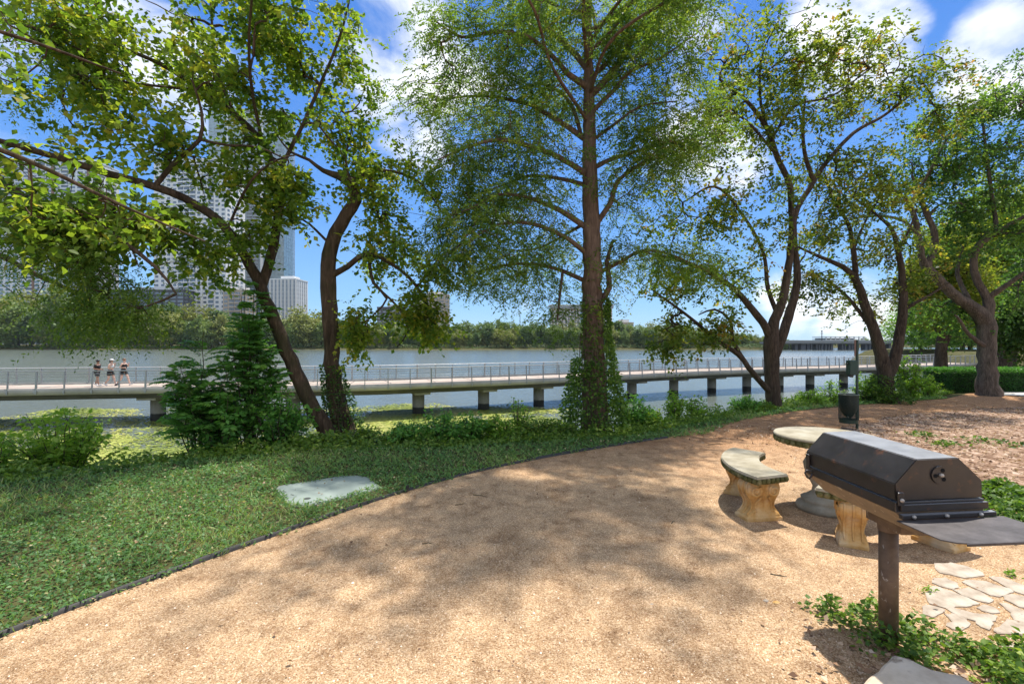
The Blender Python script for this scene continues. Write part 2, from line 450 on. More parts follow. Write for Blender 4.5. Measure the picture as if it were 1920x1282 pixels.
sheet('concrete_path', [(14.2, 14.55), (15.6, 13.4), (19, 11.8), (30, 9.5), (30, 13.5), (20, 15.3), (16, 16.4)], .03,
      mat_plain('pale_concrete', (.55, .53, .49), (.40, .38, .35), scale=3, rough=.85, bmp=.4, bscale=80))

# ---- lake
def water_mat():
    m, nt, N, L, b = new_mat('lake_water')
    b.inputs['Base Color'].default_value = (.125, .145, .125, 1); b.inputs['Roughness'].default_value = .16; b.inputs['IOR'].default_value = 1.33
    b.inputs['Specular IOR Level'].default_value = .62
    v = coords(N, L, 'Object', (.55, 1.3, 1)); v2 = coords(N, L, 'Object', (1, 1, 1))
    calm = ramp(N, L, noise(N, L, coords(N, L, 'Object', (.02, .05, 1)), 1.0, 3, .6), [(.35, (.55, .55, .55)), (.65, (1, 1, 1))])
    n1 = noise(N, L, v, 1.6, 3, .55, .3); n2 = noise(N, L, v2, 6.0, 3, .6)
    mul = N.new('ShaderNodeMath'); mul.operation = 'MULTIPLY'; L.new(n1, mul.inputs[0]); L.new(calm, mul.inputs[1])
    a = bump(N, L, mul.outputs[0], .9, .16, b); bump(N, L, n2, .5, .03, b, a)
    return m
M_WATER = water_mat()
tag(sheet('lake_water', [(-2900, -25), (2900, -25), (2900, 3300), (-2900, 3300)], WATER_Z, M_WATER), kind='structure')

# ---- black metal strip between lawn and gravel
def build_edging():
    p = np.array(EDGE_S); t = unit(np.gradient(p, axis=0)); nrm = np.stack([-t[:, 1], t[:, 0]], 1)
    g = np.random.default_rng(2); n = len(p)
    top = .036 + .006 * np.sin(np.arange(n) * .11) + g.normal(0, .0008, n)
    a = np.column_stack([p - nrm * .006, np.full(n, -.03)]); b = np.column_stack([p - nrm * .006, top]); c = np.column_stack([p + nrm * .006, top]); d = np.column_stack([p + nrm * .006, np.full(n, -.03)])
    V = np.stack([a, b, c, d], 1).reshape(-1, 3); i = np.arange(n - 1) * 4
    F = np.concatenate([np.stack([i, i + 4, i + 5, i + 1], 1), np.stack([i + 1, i + 5, i + 6, i + 2], 1), np.stack([i + 2, i + 6, i + 7, i + 3], 1)])
    root = empty('lawn_edging', (p[60][0], p[60][1], 0), 0, 'thin black metal edging strip curving between the green lawn and the tan gravel', 'edging')
    V[:, 0] -= p[60][0]; V[:, 1] -= p[60][1]
    obj('edging_strip', mesh_from('edging_strip', V, F4=F), mat_plain('black_steel', (.018, .017, .016), (.035, .03, .025), rough=.55), root)
    bm = bmesh.new()
    for k in (46, 92):
        q = p[k] - p[60]; add_box(bm, (q[0] - nrm[k][0] * .014, q[1] - nrm[k][1] * .014, .045), (.035, .014, .05), Matrix.Rotation(math.atan2(t[k][1], t[k][0]), 3, 'Z'), .003)
    obj('joint_clip', bm, bpy.data.materials['black_steel'], root)
build_edging()

# ---- lawn: low broad-leaved ground cover and grass blades
lawn_poly = [(x + .018, y - .018) for x, y in EDGE_S] + [(3.4, 8.3), (4.2, 9.3), (5.1, 10.05), (6.5, 11.0), (7.6, 11.65), (8.8, 12.15), (12.3, 13.5), (12.5, 14.2), (8.6, 13.0), (6.3, 11.9), (4.9, 11.0), (3.2, 9.7), (1.8, 8.5), (.3, 8.1), (-.9, 7.7), (-2.8, 7.5), (-4.6, 6.9), (-6, 5.9), (-9, 4.9), (-13, 3.6), (-13, -1.5)]
def _G(px, py): y = CAMZ * FPX / (py - 641); return ((px - 960) / FPX * y, y)
LID = [_G(522, 922), _G(526, 915), _G(640, 897), _G(672, 896), _G(688, 899), _G(706, 912), _G(706, 915), _G(640, 933), _G(575, 948), _G(555, 948), _G(544, 944)]
def build_lawn():
    g = np.random.default_rng(21)
    # candidate tufts, denser near the camera
    n = 520000
    y = g.uniform(-.2, 14.2, n); x = g.uniform(-12.5, 12.5, n)
    keep = g.random(n) < np.clip(3.2 / np.maximum(y, 1.2), .18, 1.) * np.where(y > 8.3, .8, 1)
    keep &= np.abs(x) < y * 1.12 + .6
    keep &= pip(x, y, lawn_poly)
    x = x[keep]; y = y[keep]
    # fewer tufts over the utility lid
    lid = pip(x, y, LID)
    x = x[~lid]; y = y[~lid]
    fld = np.sin(x * 1.9 + 1.3 * np.sin(y * 1.1)) + np.sin(y * 2.3 + x * .7) + .8 * np.sin(x * 5.1 + y * 4.3) * np.sin(y * 3.1)
    dry = np.clip(fld * .3 + g.normal(0, .25, len(x)) + .12, 0, 1)
    k = 3
    bx = np.repeat(x, k) + g.normal(0, .014, len(x) * k); by = np.repeat(y, k) + g.normal(0, .014, len(x) * k)
    dr = np.repeat(dry, k); grassy = g.random(len(bx)) < (.10 + .45 * dr)
    bz = ground_z(bx, by); n = len(bx)
    az = g.uniform(0, 6.28, n); el = np.where(grassy, g.uniform(.35, 1.25, n), g.uniform(-.05, .6, n))
    ax = np.stack([np.cos(az) * np.cos(el), np.sin(az) * np.cos(el), np.sin(el)], 1)
    scale = 1 + .10 * np.clip(by - 3, 0, 9)
    size = np.where(grassy, g.uniform(.035, .085, n), g.uniform(.014, .030, n)) * scale
    hgt = np.where(grassy, 0.0, g.uniform(.0, .038, n))
    pos = np.stack([bx, by, bz + .004 + hgt], 1)
    width = np.where(grassy, .09, .72)
    V, F, kk = leaf_quads(pos, ax, size, 1.0, g)
    # per-leaf width: rebuild side verts
    V = V.reshape(n, 4, 3); mid = (V[:, 1] + V[:, 3]) / 2; V[:, 1] = mid + (V[:, 1] - mid) * width[:, None]; V[:, 3] = mid + (V[:, 3] - mid) * width[:, None]
    tint = np.where(grassy, .50 + .30 * dr + g.normal(0, .08, n), .14 + .14 * dr + g.normal(0, .07, n) + .16 * (by > 5.5) * dr + .09 * np.clip(by - 5, 0, 1))  # far strip tinted lighter in place of dappled sun
    straw = g.random(n) < .045; tint = np.where(straw, g.uniform(.85, 1, n), tint)
    m = mat_leaf('lawn_leaf', [(0, (.07, .155, .05)), (.25, (.135, .27, .085)), (.5, (.21, .35, .09)), (.75, (.31, .41, .12)), (.9, (.45, .40, .20)), (1, (.55, .47, .28))], trans=.4, rough=.5, spec=.35)
    o = obj('lawn_ground_cover', mesh_from('lawn', V.reshape(-1, 3), F4=F, tint=np.repeat(np.clip(tint, 0, 1), 4)), m)
    tag(o, 'short green clover-like ground cover mixed with grass on the lawn', 'ground cover', kind='stuff')
build_lawn()

# ---- yellow-green algae and water weed floating by the bank
def build_algae():
    g = np.random.default_rng(5)
    def dens(x, y):
        nz = .5 + .25 * np.sin(x * .55 + 1.2 * np.sin(y * .9)) + .22 * np.sin(y * 1.1 + 1.4 * np.sin(x * .4 + 2)) + .15 * np.sin(x * 2.3 + y * 1.7)
        px = 960 + FPX * x / y
        a = np.clip(1.15 - np.clip(px - 930, 0, 400) / 170., 0, 1.2)            # thins toward the right
        b = np.where(y > 35.5, np.clip(.75 - (y - 35.5) * .12, 0, 1), 1.0)       # and away from the bank
        left = np.where((x < -10) & (y > 22.5), .52, 1.0)
        return a * b * left * (.45 + .9 * nz)
    n = 150000
    y = 12 + 28 * g.random(n) ** .9; x = g.uniform(-34, 9, n)
    d = dens(x, y); ok = (g.random(n) < np.clip((d - .33) * 2.2, 0, 1)) & (np.abs(x) < y * 1.12)
    x = x[ok]; y = y[ok]; n = len(x)
    k = 6; a = np.arange(k) * 2 * math.pi / k
    r = g.uniform(.035, .13, n)[:, None] * g.uniform(.6, 1.25, (n, k)); tilt = g.normal(0, .10, (n, 2))
    dx = r * np.cos(a + g.uniform(0, 6, (n, 1))); dy = r * np.sin(a)
    V = np.stack([x[:, None] + dx, y[:, None] + dy, WATER_Z + .012 + g.uniform(0, .03, n)[:, None] + dx * tilt[:, :1] + dy * tilt[:, 1:]], -1)
    o4 = (np.arange(n) * k)[:, None]
    F = np.concatenate([o4 + np.array([[0, 1, 2, 3]]), o4 + np.array([[0, 3, 4, 5]])])
    fld = .5 + .3 * np.sin(x * .8 + y * .5) + g.normal(0, .2, n)
    m = mat_leaf('algae_leaf', [(0, (.12, .16, .03)), (.4, (.27, .33, .06)), (.8, (.42, .44, .10)), (1, (.50, .47, .18))], trans=.15, rough=.6, spec=.25)
    tag(obj('floating_algae', mesh_from('algae', V.reshape(-1, 3), F4=F, tint=np.repeat(np.clip(fld, 0, 1), k)), m),
        'yellow-green algae and water weed floating on the lake beside the bank', 'algae', kind='stuff')
    # continuous mat under the densest part
    s = .3; xs = np.arange(-34, 9, s); ys = np.arange(12, 38, s)
    X, Y = np.meshgrid(xs, ys); D = dens(X, Y) + .06 * g.normal(size=X.shape)
    on = (D[:-1, :-1] > .74)
    Vx = np.stack([X + g.normal(0, .06, X.shape), Y + g.normal(0, .06, X.shape), np.full(X.shape, WATER_Z + .008)], -1).reshape(-1, 3)
    i, j = np.nonzero(on); a = i * len(xs) + j
    F = np.stack([a, a + 1, a + len(xs) + 1, a + len(xs)], 1)
    tag(obj('algae_mat', mesh_from('algae_mat', Vx, F4=F), mat_plain('algae_mat', (.36, .40, .09), (.20, .25, .05), scale=2.2, rough=.8, bmp=.6, bscale=14, bdist=.02)),
        'dense yellow-green algae mat lying on the water under the boardwalk', 'algae', kind='stuff')
build_algae()

# ---- fallen leaves
def build_litter():
    g = np.random.default_rng(9)
    def batch(n, xf, yf, poly=None, smin=.02, smax=.055):
        x = xf(n); y = yf(n)
        if poly is not None: ok = pip(x, y, poly); x = x[ok]; y = y[ok]
        n = len(x); az = g.uniform(0, 6.28, n); el = g.normal(.05, .22, n)
        ax = np.stack([np.cos(az) * np.cos(el), np.sin(az) * np.cos(el), np.sin(el)], 1)
        return np.stack([x, y, .014 + g.uniform(0, .02, n)], 1), ax, g.uniform(smin, smax, n)
    parts = [batch(26000, lambda n: g.uniform(4, 20, n), lambda n: g.uniform(4, 12.6, n), mulch_poly),
             batch(1500, lambda n: g.normal(4.9, .9, n), lambda n: g.uniform(4.5, 9, n), gravel_poly),
             batch(900, lambda n: g.uniform(3, 13, n), lambda n: g.uniform(8, 12.6, n), gravel_poly, .02, .04),
             batch(900, lambda n: g.uniform(-3, 3.4, n), lambda n: 1.9 + 5.5 * g.random(n) ** 1.3, gravel_poly, .005, .018),
             batch(60, lambda n: g.uniform(-3, 3.2, n), lambda n: g.uniform(1.9, 7, n), gravel_poly, .02, .035),
             batch(700, lambda n: g.uniform(-6, 2, n), lambda n: g.uniform(2, 8, n), lawn_poly, .02, .045),
             batch(220, lambda n: g.normal(-.6, 1.2, n), lambda n: g.normal(5.2, .9, n), gravel_poly, .012, .034),
             batch(260, lambda n: g.normal(1.95, .28, n), lambda n: g.normal(2.25, .25, n), gravel_poly, .02, .045),
             batch(260, lambda n: g.normal(2.5, .4, n), lambda n: g.normal(2.1, .25, n), gravel_poly, .02, .05)]
    pos = np.concatenate([p[0] for p in parts]); ax = np.concatenate([p[1] for p in parts]); sz = np.concatenate([p[2] for p in parts])
    V, F, k = leaf_quads(pos, ax, sz, .62, g, fold=.5)
    m = mat_leaf('dead_leaf', [(0, (.10, .05, .03)), (.35, (.27, .155, .09)), (.7, (.46, .31, .20)), (1, (.62, .50, .38))], trans=.15, rough=.75)
    tag(obj('fallen_leaves', mesh_from('litter', V, F4=F, tint=np.repeat(g.random(len(pos)), k)), m),
        'dry brown fallen leaves covering the mulch bed and dotting the gravel', 'leaf litter', kind='stuff')
build_litter()
# ------------------------------------------------------------------ trees
def skel(limbs):
    """limbs: lists of (px, py, Y, width_px) -> smooth 3-D centre lines with radii"""
    out = []
    for lb in limbs:
        c = []
        for (px, py, Y, w) in lb:
            p = P(px, py, Y); c.append((*p, WS * w / 2 / FPX * Y / math.sqrt(1 + ((px - 960) / FPX) ** 2)))
        if out:      # seat the foot of the limb inside the wood it grows from
            allp = np.concatenate([l[:, :3] for l in out]); j = int(np.argmin(np.sum((allp - np.array(c[0][:3])) ** 2, 1)))
            if np.linalg.norm(allp[j] - np.array(c[0][:3])) < .5: c[0] = (*(allp[j]), c[0][3])
        out.append(spline(c, .16))
    return out

WS = 1.0; DENS = 1.0; CLUMP = .15
def sample_blobs(blobs, g):
    pts = []
    for (px, py, Y, rx, ry, ry_m, n) in blobs:
        n = int(n * DENS * 1.9)
        c = P(px, py, Y); v = unit(g.normal(size=(n, 3))) * (g.random((n, 1)) ** .42)
        q = c + v * np.array((rx / FPX * Y, ry_m, ry / FPX * Y))
        f = np.sin(q[:, 0] * 4.1 + 1.7 * np.sin(q[:, 2] * 2.3 + q[:, 1])) + np.sin(q[:, 2] * 4.7 + 1.5 * np.sin(q[:, 0] * 1.9 + 2)) + .7 * np.sin(q[:, 1] * 2.9 + q[:, 0] * 2)
        pts.append(q[(f + g.normal(0, .35, n)) > CLUMP])
    return np.concatenate(pts)

def grow(lines, targets, g, step=.28, sag=.06, max_len=None, wood=.0042):
    """join every target to the nearest wood; returns twig polylines with radii, and per-target end direction"""
    total = sum(len(l) for l in lines); cap = total + 26 * len(targets)
    pos = np.zeros((cap, 3)); par = -np.ones(cap, int); rad0 = np.zeros(cap); n = 0
    for l in lines:
        m = len(l); pos[n:n + m] = l[:, :3]; par[n + 1:n + m] = np.arange(n, n + m - 1); rad0[n:n + m] = l[:, 3]; n += m
    base_n = n
    d0 = np.array([np.min(np.sum((pos[:base_n] - t) ** 2, 1)) for t in targets]); order = np.argsort(d0)
    tips = np.zeros(cap); paths = []; ends = {}
    for ti in order:
        t = targets[ti]; d = np.linalg.norm(pos[:n] - t, axis=1); dd = d + np.where(rad0[:n] > .06, .25, 0)
        j = int(np.argmin(dd)); Lg = d[j]
        if max_len and Lg > max_len: continue
        m = min(24, max(2, int(math.ceil(Lg / step))))
        pj = pos[j]; pd = pos[j] - pos[par[j]] if par[j] >= 0 else t - pj
        pd = pd / (np.linalg.norm(pd) + 1e-9)
        c = pj + (.45 * pd + .55 * (t - pj) / (Lg + 1e-9)) * Lg * .5 + g.normal(0, .05, 3) * Lg + np.array((0, 0, sag * Lg))
        u = (np.arange(1, m + 1) / m)[:, None]
        q = (1 - u) ** 2 * pj + 2 * u * (1 - u) * c + u * u * t
        q[:-1] += g.normal(0, .018, (m - 1, 3)) * min(1, Lg)
        ids = np.arange(n, n + m); pos[ids] = q; par[ids] = np.concatenate([[j], ids[:-1]]); n += m
        paths.append((j, ids)); ends[ti] = unit(q[-1] - (q[-2] if m > 1 else pj))
        k = ids[-1]
        while k >= base_n: tips[k] += 1; k = par[k]
    tw = Tubes()
    for j, ids in paths:
        r = wood * np.sqrt(tips[ids]) + .0012
        p = np.vstack([pos[j], pos[ids]]); rj = r[0] * 1.12
        rr = np.concatenate([[rj], r]); rr[-1] *= .5
        tw.add(p, rr, 5 if rr[0] > .012 else 3)
    return tw, ends

def limb_targets(lines, g, per_m=9, t0=.25, lat=.75, vert=.12):
    out = []
    for l in lines:
        m = len(l); L = np.sum(np.linalg.norm(np.diff(l[:, :3], axis=0), axis=1)); n = int(L * per_m)
        t = t0 + (1 - t0) * g.random(n) ** .8; i = np.minimum((t * (m - 1)).astype(int), m - 2); p = l[i, :3]; d = unit(l[i + 1, :3] - p)
        side = unit(np.cross(d, np.array((0, 0, 1.)))); w = lat * (1.25 - .75 * t) * g.normal(0, .62, n)
        q = p + side * w[:, None] + d * (np.abs(w) * .55)[:, None] + g.normal(0, .1, (n, 3)); q[:, 2] += g.normal(-.03, vert, n) - np.abs(w) * .12
        out.append(q)
    return np.concatenate(out)

def broad_foliage(centers, ends, g, per, spread, size, six=False, droop=.5, width=.72, tint0=.5, clump_var=.2, flat=.75):
    ids = list(ends.keys()); C = np.array([centers[i] for i in ids]); E = np.array([ends[i] for i in ids])
    K = max(3, per // 9); m = max(3, int(per / K)); S = len(ids) * K
    sc = np.repeat(g.uniform(.6, 1.35, len(ids)), K)
    st = np.repeat(C, K, 0) + g.normal(0, spread * .45, (S, 3)) * sc[:, None]
    d = g.normal(0, 1, (S, 3)) * np.array((1, 1, flat)) + np.repeat(E, K, 0) * .7; d[:, 2] -= .15; d = unit(d)
    L = spread * 1.9 * sc * g.uniform(.6, 1.2, S)
    t = (np.arange(m) + .5) / m; t = t[None, :, None]
    p = st[:, None] + d[:, None] * (L[:, None, None] * t) + np.array((0, 0, -1.)) * (L[:, None, None] * .25 * t * t)
    side = unit(np.cross(d, np.array((0, 0, 1.)) + g.normal(0, .5, (S, 3))))
    sg = np.where(np.arange(m) % 2 == 0, 1, -1)[None, :, None]
    ax = side[:, None] * sg * .9 + d[:, None] * .7 + g.normal(0, .32, (S, m, 3)); ax[..., 2] -= droop * .75; ax = unit(ax)
    p = p + g.normal(0, .022, p.shape)
    n = S * m
    cv = np.repeat(np.repeat(g.normal(0, clump_var, len(ids)), K), m)
    V, F, k = leaf_quads(p.reshape(-1, 3), ax.reshape(-1, 3), size * g.uniform(.6, 1.2, n), width, g, six=six)
    return V, F, np.repeat(np.clip(tint0 + cv + g.normal(0, .11, n), 0, 1), k)

def feather_foliage(centers, ends, g, sprays=7, length=.42, leaflets=16, ll=.055, lw=.16, tint0=.5, droop=.35, var=.15):
    ids = list(ends.keys()); C = np.array([centers[i] for i in ids]); E = np.array([ends[i] for i in ids]); S = len(ids) * sprays
    start = np.repeat(C, sprays, 0) + g.normal(0, .13, (S, 3))
    d = g.normal(0, .8, (S, 3)) + np.repeat(E, sprays, 0) * .9; d[:, 2] = d[:, 2] * .35 - droop; d = unit(d)
    L = length * g.uniform(.5, 1.25, S)
    t = np.linspace(.08, 1, leaflets)[None, :, None]
    p = start[:, None] + d[:, None] * (L[:, None, None] * t) + np.array((0, 0, -1.)) * (L[:, None, None] * .38 * t * t)
    side = unit(np.cross(d, np.array((0, 0, 1.)) + g.normal(0, .35, (S, 3))))
    sgn = np.where(np.arange(leaflets) % 2 == 0, 1, -1)[None, :, None]
    ax = unit(side[:, None] * sgn + d[:, None] * .75 + np.array((0, 0, -.35)) + g.normal(0, .18, (S, leaflets, 3)))
    n = S * leaflets
    V, F, k = leaf_quads(p.reshape(-1, 3), ax.reshape(-1, 3), (ll * g.uniform(.7, 1.25, n)), lw * 1.6, g, fold=.1)
    tv = np.repeat(np.repeat(g.normal(0, var, len(ids)), sprays), leaflets)
    return V, F, np.repeat(np.clip(tint0 + tv + g.normal(0, .08, n), 0, 1), k)

def tree(name, label, cat, limbs, blobs, mat_w, foliage, seed, leafmat, ridge=.07, ks=20, wood=.0042, step=.28, base=None, group=None, sag=.06, extra=None, max_len=None, extra_targets=None, limb_sprays=None):
    g = np.random.default_rng(seed)
    lines = skel(limbs)
    if extra: lines += extra
    b = np.array(base if base is not None else lines[0][0, :3])
    root = empty(name, tuple(b), 0, label, cat, group)
    tb = Tubes()
    for i, l in enumerate(lines):
        big = l[0, 3] > .05
        q = l[:, :3].copy(); k = 0.25 * l[:, 3:4]
        q[1:-1] += g.normal(0, 1, (len(q) - 2, 3)) * k[1:-1] * .25
        tb.add(q - b, l[:, 3], ks if big else 8, ridge if big else .04, seed + i)
    obj('trunk', tb.mesh('trunk'), mat_w, root)
    T = sample_blobs(blobs, g)
    if limb_sprays: T = np.vstack([T, limb_targets(lines[1:len(limbs)], g, **limb_sprays)])
    if extra_targets is not None: T = np.vstack([T, extra_targets])
    tw, ends = grow(lines, T, g, step=step, wood=wood, sag=sag, max_len=max_len)
    tw.V = [v - b for v in tw.V]
    obj('branches', tw.mesh('branches'), mat_w, root)
    V, F, tint = foliage(T, ends, g)
    obj('crown', mesh_from('crown', V - b, F4=F, tint=tint), leafmat, root)
    return root

BARK = mat_bark('brown_ridged_bark', (.022, .014, .009), (.15, .10, .065), 9, moss=(.05, .055, .02))
BARK_C = mat_bark('cypress_bark', (.06, .036, .024), (.23, .155, .115), 11, strength=.8)
BARK_D = mat_bark('dark_flaky_bark', (.022, .016, .011), (.115, .082, .058), 14)
LF_YG = mat_leaf('yellow_green_leaf', [(0, (.05, .105, .02)), (.3, (.11, .19, .03)), (.6, (.20, .28, .04)), (.85, (.34, .38, .055)), (1, (.42, .36, .06))], trans=.62)
LF_CY = mat_leaf('cypress_needle', [(0, (.05, .10, .025)), (.4, (.11, .19, .04)), (.75, (.22, .30, .055)), (1, (.38, .38, .07))], trans=.6)
LF_OL = mat_leaf('olive_leaf', [(0, (.05, .095, .02)), (.35, (.12, .18, .03)), (.65, (.22, .26, .045)), (.85, (.33, .30, .055)), (1, (.38, .21, .06))], trans=.6)
LF_DK = mat_leaf('dark_green_leaf', [(0, (.035, .08, .025)), (.4, (.075, .155, .045)), (.75, (.15, .25, .055)), (1, (.30, .38, .07))], trans=.6)

DENS = .34; WS = .68
# A: leaning tree at the left, its long limb reaching out of the picture
tree('leaning_tree', 'large leaning tree left of the twisted trunk, its long limb reaching out over the lawn', 'tree',
     [[(632, 862, 8.35, 66), (606, 800, 8.3, 48), (562, 715, 8.25, 43), (522, 620, 8.2, 39), (497, 560, 8.1, 38), (470, 500, 8.0, 33), (425, 430, 7.8, 29), (370, 385, 7.5, 27), (290, 350, 7.1, 25), (200, 325, 6.6, 24), (90, 290, 6, 23), (-60, 250, 5.3, 22), (-230, 200, 4.6, 16)],
      [(487, 540, 8.1, 30), (508, 480, 8.2, 28), (521, 400, 8.3, 25), (518, 330, 8.4, 24), (492, 270, 8.4, 20), (440, 215, 8.3, 18), (380, 170, 8.1, 16), (300, 120, 7.8, 13), (200, 75, 7.4, 10), (120, 10, 7, 6)],
      [(290, 350, 7.1, 18), (335, 297, 7.1, 15), (375, 262, 7.2, 13), (378, 210, 7.2, 9), (360, 150, 7.2, 6)],
      [(375, 265, 7.2, 9), (430, 273, 7.4, 8), (480, 275, 7.5, 6), (540, 300, 7.6, 4)],
      [(440, 215, 8.3, 11), (405, 130, 8.3, 9), (398, 50, 8.3, 8), (390, -60, 8.4, 6), (380, -200, 8.5, 4)],
      [(518, 330, 8.4, 14), (560, 250, 8.5, 11), (600, 160, 8.6, 9), (640, 60, 8.8, 7), (668, -60, 9, 4)],
      [(380, 170, 8.1, 10), (280, 160, 7.4, 8), (190, 150, 6.8, 6), (120, 170, 6.3, 4)],
      [(425, 430, 7.8, 9), (470, 340, 7.6, 8), (520, 300, 7.6, 6), (560, 290, 7.7, 4)],
      [(492, 270, 8.4, 12), (470, 150, 7.6, 10), (470, 20, 6.9, 8), (500, -150, 6.2, 6), (560, -330, 5.6, 4)],
      [(200, 325, 6.6, 10), (230, 420, 6.4, 7), (260, 500, 6.3, 4)]],
     [(400, 110, 8.2, 230, 150, 1.6, 520), (230, 190, 7.0, 200, 130, 1.2, 300), (560, 130, 8.6, 150, 150, 1.2, 320), (600, 300, 8.4, 110, 90, .9, 150), (440, 330, 7.9, 150, 110, .8, 230),
      (120, 90, 6.4, 160, 110, 1.0, 140), (380, 500, 7.4, 110, 70, .6, 60), (300, 430, 7.0, 120, 70, .6, 90), (560, 20, 8.6, 150, 90, 1.2, 130), (80, 330, 5.8, 110, 80, .6, 120), (180, 430, 6.4, 120, 60, .5, 130), (330, 480, 7.0, 80, 50, .5, 60),
      (560, -140, 7.4, 220, 100, 1.2, 110), (640, 190, 8.8, 70, 90, .7, 90), (520, 430, 8.0, 70, 90, .6, 60)],
     BARK, lambda T, E, g: broad_foliage(T, E, g, 38, .17, .097, six=False, tint0=.56, droop=.45, width=.8), 101, LF_YG)

WS = .76; DENS = .42
# B: twisted upright trunk beside it
tree('twisted_tree', 'upright tree with a twisting trunk and ivy at its foot, right of the leaning tree', 'tree',
     [[(660, 855, 8.7, 80), (640, 790, 8.65, 52), (628, 735, 8.6, 42), (622, 680, 8.6, 38), (620, 600, 8.6, 38), (616, 520, 8.6, 37), (621, 460, 8.6, 34), (640, 418, 8.6, 31), (667, 375, 8.6, 29), (658, 343, 8.6, 27), (634, 330, 8.6, 19), (606, 320, 8.5, 12), (580, 300, 8.4, 8), (545, 285, 8.3, 6), (520, 255, 8.2, 3)],
      [(660, 348, 8.6, 13), (690, 322, 8.65, 11), (740, 322, 8.7, 8), (790, 345, 8.8, 6), (830, 400, 9, 4)],
      [(622, 528, 8.6, 17), (652, 500, 8.5, 15), (690, 476, 8.5, 13), (735, 495, 8.6, 9), (780, 535, 8.7, 8), (806, 590, 8.8, 7), (800, 650, 8.8, 4)],
      [(690, 476, 8.5, 9), (700, 530, 8.4, 8), (725, 560, 8.4, 6), (690, 600, 8.4, 3)],
      [(725, 540, 8.5, 6), (750, 580, 8.5, 6), (765, 620, 8.5, 4), (745, 650, 8.5, 3)],
      [(655, 345, 8.6, 9), (648, 300, 8.6, 7), (660, 240, 8.7, 4)],
      [(700, 330, 8.7, 7), (705, 390, 8.8, 5), (725, 450, 8.9, 4)],
      [(622, 460, 8.6, 8), (580, 420, 8.4, 6), (545, 400, 8.3, 4)]],
     [(700, 290, 8.8, 80, 40, .7, 80), (760, 360, 8.9, 80, 70, .8, 130), (700, 450, 8.8, 90, 80, .7, 110), (790, 460, 9, 60, 90, .7, 90), (760, 560, 8.7, 80, 60, .7, 120),
      (675, 610, 8.4, 28, 55, .4, 60), (800, 620, 8.8, 42, 55, .5, 90), (590, 440, 8.5, 40, 80, .5, 50), (560, 350, 8.4, 60, 50, .6, 50), (810, 540, 8.9, 60, 50, .5, 70)],
     BARK, lambda T, E, g: broad_foliage(T, E, g, 34, .15, .086, tint0=.62, droop=.4, width=.75), 102, LF_YG)

DENS = .13; CLUMP = .1; WS = .80
# C: bald cypress in the middle
def cyp_extra():
    g = np.random.default_rng(33); out = []
    for i in range(15):
        z = 5.7 + i * .5; az = R(236 + (i * 61.8) % 108 + g.normal(0, 6)); L = 4.3 - i * .12
        p = P(1104, 0, 9.0); x0, y0 = p[0], 9.0
        c = [(x0, y0, z, .035), (x0 + math.cos(az) * L * .3 + g.normal(0, .2), y0 + math.sin(az) * L * .3, z + .45, .026), (x0 + math.cos(az) * L * .65 + g.normal(0, .4), y0 + math.sin(az) * L * .65, z + .65, .018), (x0 + math.cos(az) * L, y0 + math.sin(az) * L, z + .6, .012)]
        out.append(spline(c, .2))
    for i in range(9):
        z = 7.4 + i * .6; az = R(-20 + (i * 97) % 200); L = 3.2 - i * .15
        c = [(x0, y0, z, .05), (x0 + math.cos(az) * L * .5, y0 + math.sin(az) * L * .5, z + .7, .035), (x0 + math.cos(az) * L, y0 + math.sin(az) * L, z + 1.0, .012)]
        out.append(spline(c, .2))
    return out
_ce = cyp_extra(); _g = np.random.default_rng(44)
_ct = []
for l in _ce:
    for k in range(78):
        q = l[int(_g.integers(len(l) // 3, len(l))), :3]; q = q + _g.normal(0, (.34, .34, .2))
        gx, gy = q[0] - .2 * q[2], q[1] - .3 * q[2]
        keep = (-1.5 < gx < 1.6) and (3.35 + .25 * math.sin(gx * 4) < gy < 5.5)  # unseen overhead foliage, added and culled to shape the shade on the gravel
        if np.sin(q[0] * 3.1 + 1.3 * np.sin(q[1] * 1.7)) + np.sin(q[1] * 3.7 + q[0] * .8) > -.05 and (keep or _g.random() < .12): _ct.append(q)
